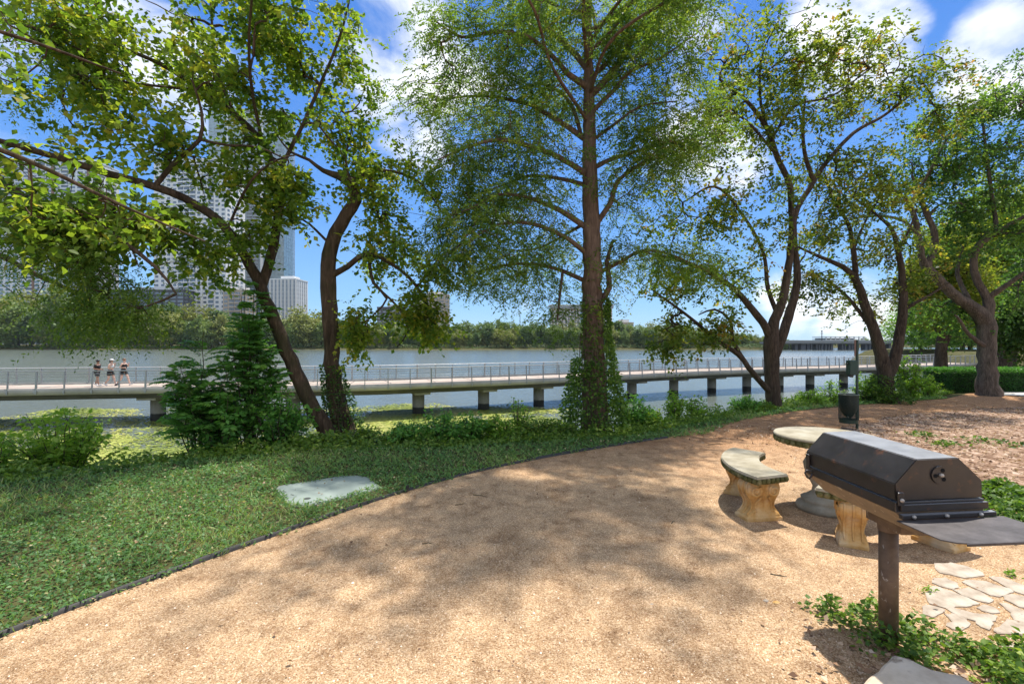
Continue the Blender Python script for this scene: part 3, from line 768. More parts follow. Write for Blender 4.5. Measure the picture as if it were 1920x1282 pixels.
tree('bald_cypress', 'tall straight bald cypress in the middle with feathery foliage and an ivy-wrapped base', 'tree',
     [[(1116, 862, 9, 116), (1116, 835, 9, 88), (1115, 780, 9, 66), (1114, 700, 9, 54), (1112, 600, 9, 48), (1110, 500, 9, 45), (1108, 400, 9, 40), (1106, 300, 9, 34), (1104, 200, 9, 27), (1103, 100, 9, 20), (1102, 0, 9, 15), (1100, -200, 9, 10), (1098, -480, 9, 4)],
      [(1096, 430, 9, 15), (1060, 400, 8.9, 13), (1037, 389, 8.7, 11), (992, 371, 8.5, 9), (936, 365, 8.3, 7), (887, 389, 8, 5), (830, 410, 7.8, 3)],
      [(1095, 352, 9, 12), (1050, 335, 9.2, 9), (990, 330, 9.5, 7), (950, 345, 9.7, 5), (880, 370, 10, 3)],
      [(1094, 330, 9, 15), (1070, 308, 8.8, 13), (1020, 283, 8.4, 11), (940, 262, 8, 9), (880, 275, 7.8, 6), (820, 300, 7.6, 3)],
      [(1092, 275, 9, 14), (1060, 235, 9.1, 12), (1010, 205, 9.2, 11), (990, 195, 9.3, 9), (900, 180, 9.5, 6), (800, 190, 9.8, 3)],
      [(1090, 255, 9, 10), (1075, 205, 9.3, 9), (1050, 172, 9.6, 8), (1010, 158, 9.9, 5), (960, 170, 10, 3)],
      [(1093, 175, 9, 16), (1065, 138, 8.8, 13), (1045, 115, 8.7, 11), (1000, 75, 8.5, 10), (975, 65, 8.4, 9), (920, 60, 8.2, 8), (865, 70, 8, 6), (810, 35, 7.8, 3)],
      [(1095, 130, 9, 14), (1072, 95, 9.2, 13), (1035, 60, 9.4, 11), (1005, 15, 9.6, 9), (990, -40, 9.8, 5)],
      [(1097, 30, 9, 8), (1060, 18, 8.8, 6), (1000, -10, 8.5, 4)],
      [(1117, 178, 9, 16), (1160, 120, 9.1, 14), (1190, 65, 9.2, 12), (1225, 38, 9.3, 10), (1265, 0, 9.4, 8), (1320, -60, 9.5, 4)],
      [(1118, 210, 9, 12), (1160, 160, 8.9, 10), (1180, 135, 8.8, 9), (1240, 108, 8.6, 6), (1310, 60, 8.3, 3)],
      [(1115, 143, 9, 11), (1150, 105, 9.3, 9), (1172, 66, 9.5, 6), (1200, 0, 9.8, 3)],
      [(1112, 105, 9, 9), (1150, 55, 8.8, 8), (1190, -5, 8.6, 5)],
      [(1120, 320, 9, 13), (1150, 298, 9.1, 10), (1200, 282, 9.3, 8), (1260, 268, 9.5, 6), (1330, 270, 9.8, 3)],
      [(1130, 425, 9, 14), (1145, 380, 8.9, 13), (1158, 340, 8.8, 10), (1200, 308, 8.6, 8), (1250, 270, 8.4, 3)],
      [(1122, 258, 9, 9), (1150, 235, 8.8, 7), (1200, 200, 8.5, 5), (1270, 190, 8.2, 3)],
      [(1098, 485, 9, 13), (1060, 445, 8.7, 11), (1000, 420, 8.3, 9), (940, 420, 7.9, 6), (880, 450, 7.6, 4), (830, 480, 7.4, 2)],
      [(1092, 530, 9, 12), (1055, 508, 9.1, 10), (1000, 495, 9.2, 8), (940, 498, 9.3, 6), (880, 515, 9.4, 3)],
      [(1060, 508, 9, 7), (1050, 550, 8.9, 6), (1045, 600, 8.8, 4)],
      [(1130, 520, 9, 11), (1165, 490, 9.1, 9), (1205, 470, 9.2, 8), (1260, 478, 9.3, 6), (1330, 510, 9.4, 3)],
      [(1136, 580, 9, 16), (1142, 540, 9.05, 13), (1138, 490, 9.1, 10), (1150, 450, 9.2, 5)],
      [(1094, 410, 9, 9), (1060, 440, 9.4, 7), (1010, 465, 9.8, 5), (960, 470, 10, 3)]],
     [(960, 90, 8.6, 190, 110, 1.2, 480), (900, 200, 8.8, 190, 90, 1.3, 420), (940, 300, 8.7, 170, 80, 1.3, 380), (900, 400, 8.4, 170, 60, 1.2, 330), (900, 470, 8.3, 180, 45, 1.1, 230), (1200, 90, 9.1, 140, 110, 1.2, 340), (1250, 220, 9.0, 120, 70, 1.2, 230),
      (1290, 275, 9.4, 120, 50, .9, 170), (1210, 360, 9.0, 110, 60, 1.0, 150), (980, 530, 8.8, 110, 35, .8, 90), (1045, 590, 8.8, 22, 40, .2, 30), (1250, 480, 9.2, 110, 40, .8, 120), (1030, 0, 9.0, 200, 60, 1.3, 220), (1240, 10, 9.2, 130, 60, 1.1, 120), (840, 520, 8.3, 60, 30, .7, 45), (800, 220, 9.0, 60, 60, .8, 90)],
     BARK_C, lambda T, E, g: feather_foliage(T, E, g, 9, .33, 13, .066, .23, tint0=.52, droop=.22, var=.18), 103, LF_CY, ridge=.05, ks=28, wood=.0036, extra=_ce, extra_targets=np.array(_ct), max_len=2.6, limb_sprays=dict(per_m=17, t0=.2, lat=.85, vert=.07))

DENS = .48
# C2: second cypress whose boughs hang in at the left edge (its trunk stands beyond the left edge of the photograph)
_bx = -9.6; _by = 6.6
_trunk = spline([(_bx, _by, -1.6, .30), (_bx, _by, .5, .22), (_bx + .05, _by, 3, .18), (_bx, _by, 6, .13), (_bx, _by, 9, .06)], .3)
_b1 = [_trunk, spline([(_bx, _by, 3.9, .07), (-7.6, 6.4, 4.15, .06), (-6.2, 6.2, 3.4, .05), (-5.3, 6.1, 3.1, .035), (-4.5, 6.05, 2.55, .02), (-4.2, 6.0, 2.2, .01)], .16),
       spline([(_bx, _by, 3.3, .06), (-7.6, 6.6, 3.5, .045), (-6.3, 6.5, 2.95, .03), (-5.4, 6.4, 2.35, .015)], .16),
       spline([(_bx, _by, 2.9, .06), (-7.9, 6.9, 3.0, .045), (-6.7, 6.9, 2.5, .03), (-5.9, 6.9, 2.15, .012)], .16),
       spline([(_bx, _by, 5.2, .06), (-8, 6.4, 5.8, .05), (-6.6, 6.3, 5.8, .03), (-5.6, 6.3, 5.4, .012)], .16)]
tree('bald_cypress', 'feathery cypress boughs hanging in from the left edge in front of the towers', 'tree', [],
     [(170, 500, 6.2, 180, 55, .5, 200), (80, 430, 6.3, 110, 60, .6, 110), (60, 560, 6.5, 100, 45, .5, 90), (280, 560, 6.1, 55, 45, .35, 55), (60, 90, 6.4, 130, 110, .8, 150), (190, 590, 6.3, 90, 25, .4, 50)],
     BARK, lambda T, E, g: feather_foliage(T, E, g, 7, .32, 14, .05, .24, tint0=.52, droop=.6), 104, LF_CY, extra=_b1, base=(_bx, _by, -1.6), wood=.003, max_len=3.0)

# near bough with large fresh leaves, upper left
_nb = [spline([(-5.2, 1.2, 0, .16), (-5.2, 1.3, 1.6, .13), (-4.95, 1.9, 3.0, .10), (-4.7, 2.7, 4.2, .06), (-4.4, 3.4, 5.0, .03)], .2),
       spline([(-5.0, 1.8, 2.8, .05), (-4.6, 2.8, 3.2, .035), (-4.0, 3.7, 3.1, .02), (-3.3, 4.1, 2.75, .012), (-2.75, 4.3, 2.5, .006)], .15),
       spline([(-5.0, 1.9, 3.0, .05), (-4.6, 3.0, 3.9, .03), (-4.1, 3.9, 4.1, .015), (-3.5, 4.3, 4.0, .008)], .15)]
tree('broadleaf_tree', 'near bough with large bright yellow-green leaves at the upper left edge', 'tree', [],
     [(70, 270, 4.1, 120, 150, .35, 46), (60, 420, 4.2, 90, 60, .3, 24), (220, 390, 4.3, 100, 55, .3, 26), (60, 110, 4.2, 110, 80, .35, 26)],
     BARK, lambda T, E, g: broad_foliage(T, E, g, 12, .13, .088, six=True, tint0=.46, droop=.55, width=.66), 105, LF_YG, extra=_nb, base=(-5.2, 1.2, 0), wood=.0022, max_len=2.2)

DENS = .50; CLUMP = .2; WS = .80
# D: forked tree on the path edge, right of the cypress
D = 11.6
tree('forked_tree', 'tall forked tree with olive yellowing leaves between the cypress and the litter post', 'tree',
     [[(1452, 800, D, 52), (1450, 765, D, 38), (1447, 700, D, 35), (1446, 640, D, 35), (1452, 600, D, 26), (1468, 560, D, 22), (1478, 500, D, 19), (1484, 440, D, 17), (1483, 380, D, 16), (1478, 340, D, 15), (1455, 290, D, 14), (1440, 245, D, 12), (1400, 190, D, 9), (1350, 150, D, 6)],
      [(1450, 680, D, 22), (1470, 620, D + .1, 24), (1488, 560, D + .2, 21), (1495, 520, D + .2, 19), (1490, 460, D + .2, 15), (1492, 400, D + .2, 14), (1520, 350, D + .3, 13), (1545, 310, D + .4, 12), (1600, 250, D + .6, 10), (1660, 215, D + .8, 8), (1730, 160, D + 1, 4)],
      [(1525, 345, D + .3, 12), (1512, 300, D + .2, 10), (1505, 250, D, 8), (1510, 180, D, 5)],
      [(1446, 640, D, 20), (1430, 605, D - .1, 20), (1402, 570, D - .2, 17), (1375, 540, D - .3, 14), (1330, 512, D - .5, 11), (1270, 487, D - .7, 8), (1205, 473, D - 1, 5)],
      [(1436, 735, D, 15), (1412, 700, D - .3, 13), (1385, 665, D - .4, 12), (1340, 635, D - .5, 10), (1300, 600, D - .6, 8), (1260, 570, D - .8, 6), (1225, 545, D - 1, 3)],
      [(1400, 690, D - .3, 11), (1375, 640, D - .4, 11), (1368, 600, D - .4, 8), (1340, 580, D - .4, 6), (1310, 590, D - .5, 3)],
      [(1452, 590, D, 12), (1440, 540, D + .2, 11), (1430, 470, D + .3, 8), (1390, 400, D + .4, 7), (1340, 350, D + .5, 6), (1280, 380, D + .5, 3)],
      [(1440, 245, D, 8), (1425, 180, D, 7), (1430, 100, D, 5), (1460, 40, D, 3)],
      [(1447, 260, D, 8), (1490, 200, D, 7), (1560, 180, D, 5), (1630, 130, D, 3)],
      [(1455, 290, D, 7), (1390, 220, D - .3, 6), (1320, 210, D - .5, 4)]],
     [(1400, 120, D, 120, 100, 1.4, 320), (1540, 120, D, 110, 90, 1.3, 260), (1330, 230, D, 110, 90, 1.2, 210), (1660, 150, D + .8, 130, 100, 1.2, 330), (1480, 230, D, 130, 80, 1.2, 240), (1300, 390, D, 120, 70, 1.1, 200), (1420, 400, D, 90, 90, 1.1, 150),
      (1560, 330, D + .4, 110, 80, 1.0, 150), (1290, 520, D - .7, 100, 45, .8, 120), (1310, 610, D - .6, 80, 50, .6, 130), (1240, 650, D - .8, 30, 25, .3, 22), (1380, 520, D, 80, 60, .8, 70), (1760, 200, D + 1, 70, 80, .8, 110), (1500, 30, D, 60, 40, .7, 40)],
     BARK_D, lambda T, E, g: broad_foliage(T, E, g, 30, .18, .092, tint0=.47, droop=.35, width=.7), 106, LF_OL)

E_ = 12.7; WS = .78
tree('twin_trunk_tree', 'tree with two dark trunks rising from one leafy foot, just right of the litter post', 'tree',
     [[(1668, 775, E_, 60), (1664, 740, E_, 46), (1658, 690, E_, 38), (1645, 640, E_, 31), (1632, 600, E_, 28), (1618, 560, E_, 24), (1605, 525, E_, 20), (1580, 500, E_, 14), (1545, 485, E_, 10), (1490, 460, E_, 5)],
      [(1670, 720, E_, 30), (1678, 670, E_, 29), (1688, 620, E_, 26), (1694, 570, E_, 23), (1692, 520, E_, 19), (1684, 470, E_, 15), (1672, 430, E_, 11), (1640, 400, E_, 7), (1600, 370, E_, 4)],
      [(1692, 585, E_, 12), (1712, 570, E_ - .1, 10), (1740, 555, E_ - .2, 8), (1780, 530, E_ - .3, 4)],
      [(1605, 525, E_, 15), (1600, 470, E_, 13), (1590, 420, E_, 10), (1560, 370, E_, 7), (1545, 320, E_, 4)],
      [(1640, 625, E_, 11), (1600, 570, E_ + .2, 10), (1570, 540, E_ + .3, 8), (1520, 510, E_ + .4, 4)],
      [(1684, 470, E_, 9), (1705, 430, E_, 7), (1720, 390, E_, 4)],
      [(1600, 470, E_, 8), (1620, 420, E_, 6), (1650, 370, E_, 3)]],
     [(1560, 430, E_, 90, 70, 1.1, 210), (1640, 400, E_, 90, 80, 1.1, 220), (1600, 320, E_, 100, 60, 1.0, 160), (1530, 540, E_, 70, 50, .8, 110), (1590, 590, E_ + .3, 60, 35, .6, 60), (1700, 500, E_ + .3, 50, 80, .8, 110), (1650, 510, E_ + .4, 60, 60, .8, 70)],
     BARK_D, lambda T, E, g: broad_foliage(T, E, g, 30, .18, .09, tint0=.48, droop=.35, width=.7), 107, LF_OL)

G_ = 14.3; WS = .86; DENS = .58
tree('spreading_tree', 'stout grey-barked spreading tree by the clipped hedge, its limbs curving up at the right', 'tree',
     [[(1854, 748, G_, 66), (1852, 725, G_, 50), (1851, 690, G_, 45), (1850, 640, G_, 43), (1848, 605, G_, 46), (1820, 575, G_, 36), (1790, 555, G_, 29), (1760, 525, G_, 26), (1738, 500, G_, 25), (1728, 480, G_, 17), (1722, 440, G_, 15), (1712, 400, G_, 13), (1695, 370, G_, 9), (1650, 345, G_, 5)],
      [(1735, 498, G_, 20), (1752, 465, G_, 18), (1750, 430, G_, 16), (1735, 395, G_, 14), (1722, 360, G_, 11), (1710, 330, G_, 6)],
      [(1850, 610, G_, 30), (1855, 570, G_, 28), (1846, 550, G_, 20), (1830, 520, G_, 19), (1826, 480, G_, 18), (1840, 455, G_ - .1, 17), (1870, 435, G_ - .3, 15), (1910, 412, G_ - .6, 12), (1970, 380, G_ - 1, 8)],
      [(1852, 560, G_, 18), (1880, 540, G_ - .3, 14), (1920, 512, G_ - .7, 12), (1980, 480, G_ - 1, 8)],
      [(1820, 580, G_, 16), (1808, 545, G_ + .3, 13), (1795, 515, G_ + .5, 11), (1800, 480, G_ + .6, 6)],
      [(1740, 400, G_, 8), (1760, 385, G_, 6), (1800, 380, G_, 4)], [(1722, 440, G_, 9), (1690, 412, G_, 8), (1640, 405, G_, 6), (1600, 410, G_, 3)],
      [(1860, 440, G_, 12), (1860, 370, G_, 10), (1850, 290, G_, 8), (1840, 210, G_, 5)], [(1722, 360, G_, 9), (1760, 290, G_, 8), (1800, 210, G_, 5)],
      [(1834, 650, G_, 14), (1815, 625, G_ - .3, 10), (1800, 600, G_ - .5, 7), (1790, 590, G_ - .6, 4)]],
     [(1840, 330, G_, 110, 90, 1.5, 420), (1900, 200, G_, 90, 90, 1.5, 330), (1740, 330, G_, 90, 70, 1.2, 260), (1860, 440, G_ - .3, 90, 50, 1.1, 200), (1800, 240, G_, 90, 70, 1.3, 230), (1780, 430, G_ + .6, 80, 50, 1, 130), (1900, 560, G_ + .3, 50, 40, .8, 70), (1980, 350, G_ - .6, 80, 160, 1.5, 200), (1770, 600, G_ + .5, 65, 45, .7, 150)],
     mat_bark('mottled_grey_bark', (.035, .027, .021), (.19, .145, .11), 17, strength=.8), lambda T, E, g: broad_foliage(T, E, g, 34, .19, .092, tint0=.50, droop=.35, width=.72), 108, LF_DK)
# ------------------------------------------------------------------ shrubs and vines
LF_BRIGHT = mat_leaf('bright_shrub_leaf', [(0, (.05, .13, .02)), (.4, (.13, .27, .03)), (.8, (.24, .40, .05)), (1, (.36, .48, .08))], trans=.5)
LF_SUMAC = mat_leaf('deep_green_frond', [(0, (.03, .09, .025)), (.45, (.08, .22, .045)), (.8, (.17, .37, .07)), (1, (.27, .46, .09))], trans=.45, rough=.42)
LF_IVY = mat_leaf('ivy_leaf', [(0, (.03, .075, .018)), (.4, (.08, .16, .028)), (.8, (.18, .29, .045)), (1, (.33, .42, .07))], trans=.4)
STEM = mat_plain('green_brown_stem', (.10, .09, .04), (.06, .045, .025), rough=.8)

def shrub(name, label, cat, px, Y, top, rpx, size=.06, shoots=26, per=44, mat=None, seed=1, style='leaf', group=None, tint=.5, width=.62, lean=0.0, x=None):
    g = np.random.default_rng(seed)
    bx = (px - 960) / FPX * Y if x is None else x
    bz = float(ground_z(bx, Y)); h = (CAMZ + (641 - top) / FPX * Y - bz) * (1.10 if style == 'frond' else 1); r = rpx / FPX * Y
    root = empty(name, (bx, Y, bz), 0, label, cat, group)
    tb = Tubes(); P0 = []; A0 = []; S0 = []; T0 = []
    for i in range(shoots):
        az = g.uniform(0, 6.28); out = r * g.random() ** (.5 if style == 'leaf' else .8); hh = h * (1 - .38 * (out / r) ** 2) * (g.uniform(.5, 1.0) if style == 'leaf' else g.uniform(.45, 1.02))
        b0 = np.array((math.cos(az) * r * .18 * g.random(), math.sin(az) * r * .18 * g.random(), -.05))
        tip = np.array((math.cos(az) * out + lean * h, math.sin(az) * out * .9, hh)); mid = b0 * .5 + tip * .5 + np.array((-math.cos(az) * out * .12, -math.sin(az) * out * .12, hh * .12))
        t = np.linspace(0, 1, 8)[:, None]; c = (1 - t) ** 2 * b0 + 2 * t * (1 - t) * mid + t * t * tip; c[1:-1] += g.normal(0, .012, (6, 3))
        tb.add(c, np.linspace(.011, .003, 8) * (1 + h * .2), 4)
        d = unit(tip - mid)
        if style == 'leaf':
            m = per; u = g.random(m) ** .7 * .9 + .1
            q = (1 - u[:, None]) ** 2 * b0 + 2 * u[:, None] * (1 - u[:, None]) * mid + u[:, None] ** 2 * tip
            a = g.normal(0, 1, (m, 3)); a[:, 2] = a[:, 2] * .4 + .1; a = unit(a)
            q = q + a * g.uniform(.01, .11, (m, 1)) * (1.25 - u[:, None] * .6) * (.6 + r * .5)
            P0.append(q); A0.append(unit(a + np.array((0, 0, -.25)))); S0.append(size * g.uniform(.55, 1.2, m)); T0.append(np.clip(tint + .22 * (u - .6) + g.normal(0, .13, m), 0, 1))
        else:
            for k in range(per):
                u = g.uniform(.45, 1.0); q = (1 - u) ** 2 * b0 + 2 * u * (1 - u) * mid + u * u * tip
                fa = g.uniform(0, 6.28); L = g.uniform(.45, .75) * (.6 + .5 * (1 - u) + .1)
                fd = unit(np.array((math.cos(fa), math.sin(fa), g.uniform(.2, 1.1))) + d * .5)
                s = np.linspace(.06, 1, 14)[:, None]; ra = q + fd * L * s + np.array((0, 0, -1.)) * L * .48 * s * s
                tb.add(ra[::3], np.linspace(.003, .0012, len(ra[::3])), 3)
                tan = unit(np.gradient(ra, axis=0)); side = unit(np.cross(tan, np.array((0, 0, 1.)))); sz = size * np.sin(np.clip(s[:, 0] * 2.6 + .35, 0, 3.0)) ** .6
                for sg in (-1, 1):
                    P0.append(ra); A0.append(unit(side * sg + tan * .45 + np.array((0, 0, -.30)) + g.normal(0, .06, ra.shape))); S0.append(sz * g.uniform(.85, 1.1, 14)); T0.append(np.full(14, tint) + g.normal(0, .05, 14) + g.normal(0, .12))
    obj('stem', tb.mesh('stem'), STEM, root)
    V, F, k = leaf_quads(np.concatenate(P0), np.concatenate(A0), np.concatenate(S0), width if style == 'leaf' else .40, g)
    obj('foliage', mesh_from('foliage', V, F4=F, tint=np.repeat(np.clip(np.concatenate(T0), 0, 1), k)), mat, root)
    return root

shrub('leafy_shrub', 'bright green vine-covered shrub below the lawn crest at the left, before the boardwalk', 'shrub', 118, 6.7, 752, 112, .085, 52, 84, LF_BRIGHT, 201, tint=.78)
shrub('leafy_shrub', 'small bright shrub cut by the left edge of the photograph', 'shrub', -12, 6.0, 790, 42, .06, 16, 50, LF_BRIGHT, 202, tint=.62)
shrub('sumac_shrub', 'shorter dark green shrub with arching feather-like fronds, left of the taller one', 'shrub', 372, 7.3, 632, 62, .13, 19, 10, LF_SUMAC, 203, 'frond', tint=.72)
shrub('sumac_shrub', 'tallest dark green shrub with layered feather-like fronds against the leaning trunk', 'shrub', 466, 7.9, 562, 58, .13, 24, 10, LF_SUMAC, 204, 'frond', tint=.66)
shrub('vine_shrub', 'dense dark vine-leaved shrub between the fronds and the leaning trunk', 'shrub', 520, 7.75, 700, 72, .085, 34, 62, LF_SUMAC, 205, tint=.66, width=.8)
shrub('vine_shrub', 'dark broad-leaved shrub filling the foot of the frond shrubs', 'shrub', 415, 7.4, 715, 85, .08, 36, 60, LF_SUMAC, 206, tint=.6, width=.8)
_bank = [(585, 7.5, 815, 55, .05, LF_IVY, 'low tangled ivy at the foot of the leaning tree'),
         (690, 7.75, 806, 48, .05, LF_IVY, 'low dark bramble just right of the twisted trunk'),
         (758, 7.8, 792, 48, .05, LF_SUMAC, 'low green bramble below the first boardwalk pier right of the twisted trunk'),
         (822, 7.9, 768, 50, .055, LF_SUMAC, 'taller dark green bramble at the middle of the bank, straight before the algae'),
         (880, 8.0, 776, 45, .055, LF_SUMAC, 'rounded green bramble right of the tallest middle one'),
         (938, 8.1, 784, 45, .05, LF_BRIGHT, 'light green bramble below the second boardwalk pier'),
         (970, 8.4, 738, 26, .045, LF_BRIGHT, 'thin tall weed rising in front of the water left of the cypress'),
         (1003, 8.2, 788, 42, .05, LF_IVY, 'low mixed bramble below the third boardwalk pier'),
         (1045, 8.4, 790, 35, .05, LF_IVY, 'low bramble touching the left side of the cypress foot'),
         (1190, 9.3, 742, 42, .06, LF_SUMAC, 'dark rounded shrub just right of the cypress foot'),
         (1222, 9.5, 762, 34, .055, LF_BRIGHT, 'bright leafy shrub, second right of the cypress'),
         (1266, 9.8, 722, 20, .06, LF_BRIGHT, 'tall narrow weed with drooping leaves right of the cypress shrubs'),
         (1306, 10.2, 744, 28, .055, LF_BRIGHT, 'loose bright weed in front of the second pier right of the cypress'),
         (1350, 10.8, 790, 26, .045, LF_BRIGHT, 'low bright weed at the path edge halfway to the forked tree'),
         (1396, 11.2, 744, 32, .05, LF_SUMAC, 'dark green shrub at the left foot of the forked tree'),
         (1432, 11.4, 757, 24, .045, LF_IVY, 'small ivy clump touching the forked tree base'),
         (1518, 12.3, 736, 30, .05, LF_BRIGHT, 'loose green weed midway between the forked tree and the litter post'),
         (1560, 12.6, 716, 26, .05, LF_BRIGHT, 'taller sprawling weed behind the litter bin'),
         (1625, 12.9, 700, 30, .055, LF_BRIGHT, 'leafy shrub just right of the litter post'),
         (1662, 12.5, 728, 24, .055, LF_IVY, 'dark ivy clump hugging the twin trunks'),
         (1702, 13.3, 668, 38, .07, LF_BRIGHT, 'tall leafy green shrub right of the twin trunks'),
         (1738, 13.9, 702, 26, .055, LF_BRIGHT, 'yellow-green shrub between the twin trunks and the hedge'),
         (1482, 12.0, 764, 22, .045, LF_IVY, 'low weed right of the forked tree base')]
for i, (px, Y, top, rpx, sz, mt, lab) in enumerate(_bank):
    narrow = rpx < 30
    shrub('bank_shrub', lab, 'shrub', px, Y, top - 8, rpx * 1.1, sz * 1.2, 18 if narrow else 32, 48 if narrow else 66, mt, 300 + i, group='shrubs along the lake bank', tint=.66, width=.68)

def vine(name, label, axis_pts, r_fn, n, seed, mat, size=.055, tint=.45, zlim=None):
    """leaves clinging round a trunk"""
    g = np.random.default_rng(seed); a = spline(axis_pts, .05); base = a[0, :3].copy()
    root = empty(name, tuple(base), 0, label, 'vine')
    t = g.random(n) ** 1.35; idx = (t * (len(a) - 1)).astype(int); c = a[idx, :3]
    az = g.uniform(0, 6.28, n); rr = a[idx, 3] + r_fn(t, az) * g.uniform(.2, 1.0, n)
    o = np.stack([np.cos(az), np.sin(az), np.zeros(n)], 1)
    pos = c + o * rr[:, None]; ax = unit(o * .7 + g.normal(0, .6, (n, 3)) + np.array((0, 0, -.3)))
    V, F, k = leaf_quads(pos - base, ax, size * g.uniform(.6, 1.25, n), .85, g)
    obj('foliage', mesh_from('vine', V, F4=F, tint=np.repeat(np.clip(tint + g.normal(0, .17, n), 0, 1), k)), mat, root)
    tb = Tubes()
    for i in range(7):
        ph = g.uniform(0, 6.28); m = len(a); u = np.arange(0, int(m * g.uniform(.5, 1)), 3)
        q = a[u, :3] + (a[u, 3] + .012)[:, None] * np.stack([np.cos(ph + u * .012), np.sin(ph + u * .012), 0 * u], 1)
        tb.add(q - base, np.full(len(u), .008), 4)
    obj('stem', tb.mesh('stem'), STEM, root)
vine('ivy_vine', 'ivy mantle wrapped round the lower trunk of the bald cypress', [(*P(1116, 850, 9), .42), (*P(1115, 780, 9), .33), (*P(1114, 700, 9), .28), (*P(1113, 620, 9), .26), (*P(1112, 560, 9), .25)],
     lambda t, az: np.maximum(0, .44 * (1 - t * 1.3)) + .06 * (t < .62) + np.where((np.cos(az - .2) > .3) & (t >= .62), .05, -.25) * (t >= .62), 11000, 401, LF_IVY, .062, .5)
vine('ivy_vine', 'dark ivy bunched at the foot of the twisted trunk', [(*P(656, 850, 8.65), .36), (*P(640, 790, 8.65), .25), (*P(628, 735, 8.6), .2), (*P(622, 680, 8.6), .18)],
     lambda t, az: np.maximum(.01, .26 * (1 - t)) * (.6 + .5 * np.cos(az)), 3600, 402, LF_IVY, .045, .3)
vine('ivy_vine', 'dark leaves clinging to the base of the twin trunks', [(*P(1668, 772, E_), .42), (*P(1664, 735, E_), .34), (*P(1660, 700, E_), .28)], lambda t, az: .22 * (1 - t) + .02, 2200, 403, LF_IVY, .06, .35)

def bank_cover():
    g = np.random.default_rng(77); n = 95000
    x = g.uniform(-11, 14, n); d = .12 + 5 * g.random(n) ** 1.5; y = crest_y(x) + d; n = len(x)
    lump = .5 + .5 * np.sin(x * 3.1 + np.sin(y * 2)) * np.sin(y * 2.7 + x)
    z = ground_z(x, y) + g.random(n) * (.10 + .22 * lump) * np.clip(d * 1.5, .25, 1)
    az = g.uniform(0, 6.28, n); el = g.normal(.15, .45, n)
    ax = np.stack([np.cos(az) * np.cos(el), np.sin(az) * np.cos(el), np.sin(el)], 1)
    V, F, k = leaf_quads(np.stack([x, y, z], 1), ax, g.uniform(.035, .085, n), .62, g)
    tag(obj('bank_undergrowth', mesh_from('bank', V, F4=F, tint=np.repeat(np.clip(.55 + .25 * lump + g.normal(0, .17, n), 0, 1), k)), LF_IVY),
        'low tangled green undergrowth covering the slope between lawn and lake', 'undergrowth', kind='stuff')
bank_cover()

def hedge():
    g = np.random.default_rng(88); x0, x1, y0, y1, h = 13.75, 17.3, 15.1, 16.1, .86; z0 = -.12
    root = empty('clipped_hedge', ((x0 + x1) / 2, (y0 + y1) / 2, z0), 0, 'low dark clipped hedge behind the stout grey trunk', 'hedge')
    c = np.array(((x0 + x1) / 2, (y0 + y1) / 2, z0)); s = np.array((x1 - x0, y1 - y0, h))
    n = 30000; u = g.random((n, 3)); f = g.choice(5, n, p=[.30, .08, .08, .40, .14])
    u[f == 0, 1] = g.random((f == 0).sum()) ** 2 * .12; u[f == 1, 0] = g.random((f == 1).sum()) * .04; u[f == 2, 0] = 1 - g.random((f == 2).sum()) * .04; u[f == 3, 2] = 1 - g.random((f == 3).sum()) ** 2 * .12; u[f == 4, 1] = 1
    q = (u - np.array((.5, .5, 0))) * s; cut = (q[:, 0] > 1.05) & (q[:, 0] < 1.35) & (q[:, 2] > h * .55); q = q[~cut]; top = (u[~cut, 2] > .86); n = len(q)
    q += g.normal(0, .018, q.shape)
    ax = unit(g.normal(0, 1, (n, 3)) + np.array((0, -.3, .5)))
    V, F, k = leaf_quads(q, ax, g.uniform(.03, .06, n), .6, g)
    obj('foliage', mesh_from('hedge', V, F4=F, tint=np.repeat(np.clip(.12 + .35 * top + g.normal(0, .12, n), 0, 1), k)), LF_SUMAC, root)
    bm = bmesh.new(); add_box(bm, (0, 0, h * .45), (s[0] * .93, s[1] * .8, h * .82)); obj('twigs', bm, mat_plain('hedge_inside', (.02, .03, .012), rough=1), root)
hedge()

# ivy ground cover round the grill post and at the far right
def ivy_patch(name, label, spots, n, seed, size=.032, mat=LF_IVY, tint=.6, h=.12):
    g = np.random.default_rng(seed); k = g.integers(0, len(spots), n); s = np.array(spots)[k]
    x = s[:, 0] + g.normal(0, 1, n) * s[:, 2] * .5; y = s[:, 1] + g.normal(0, 1, n) * s[:, 2] * .42
    rr = np.hypot(x - s[:, 0], y - s[:, 1]) / s[:, 2]
    z = .012 + g.random(n) * h * np.clip(1.15 - rr, .12, 1); az = g.uniform(0, 6.28, n); el = g.normal(.1, .4, n)
    ax = np.stack([np.cos(az) * np.cos(el), np.sin(az) * np.cos(el), np.sin(el)], 1)
    V, F, kk = leaf_quads(np.stack([x, y, z], 1), ax, size * g.uniform(.55, 1.35, n), .8, g, six=True, fold=.3)
    o = obj(name, mesh_from(name, V, F4=F, tint=np.repeat(np.clip(tint + g.normal(0, .2, n), 0, 1), kk)), mat)
    tag(o, label, 'ground cover', kind='stuff')
ivy_patch('ivy_ground_cover', 'patch of trailing ivy round the foot of the grill post', [(1.95, 2.68, .15), (2.08, 2.52, .16), (1.94, 2.50, .12), (2.2, 2.62, .14), (2.28, 2.46, .14), (1.86, 2.82, .10), (2.12, 2.80, .10), (2.02, 2.38, .10)], 1050, 501)
ivy_patch('ivy_ground_cover', 'trailing ivy strip at the lower right corner behind the stone block', [(2.36, 2.36, .14), (2.46, 2.28, .15), (2.3, 2.22, .12), (2.58, 2.42, .13), (2.6, 2.2, .16), (2.42, 2.12, .14)], 1150, 502, tint=.66)
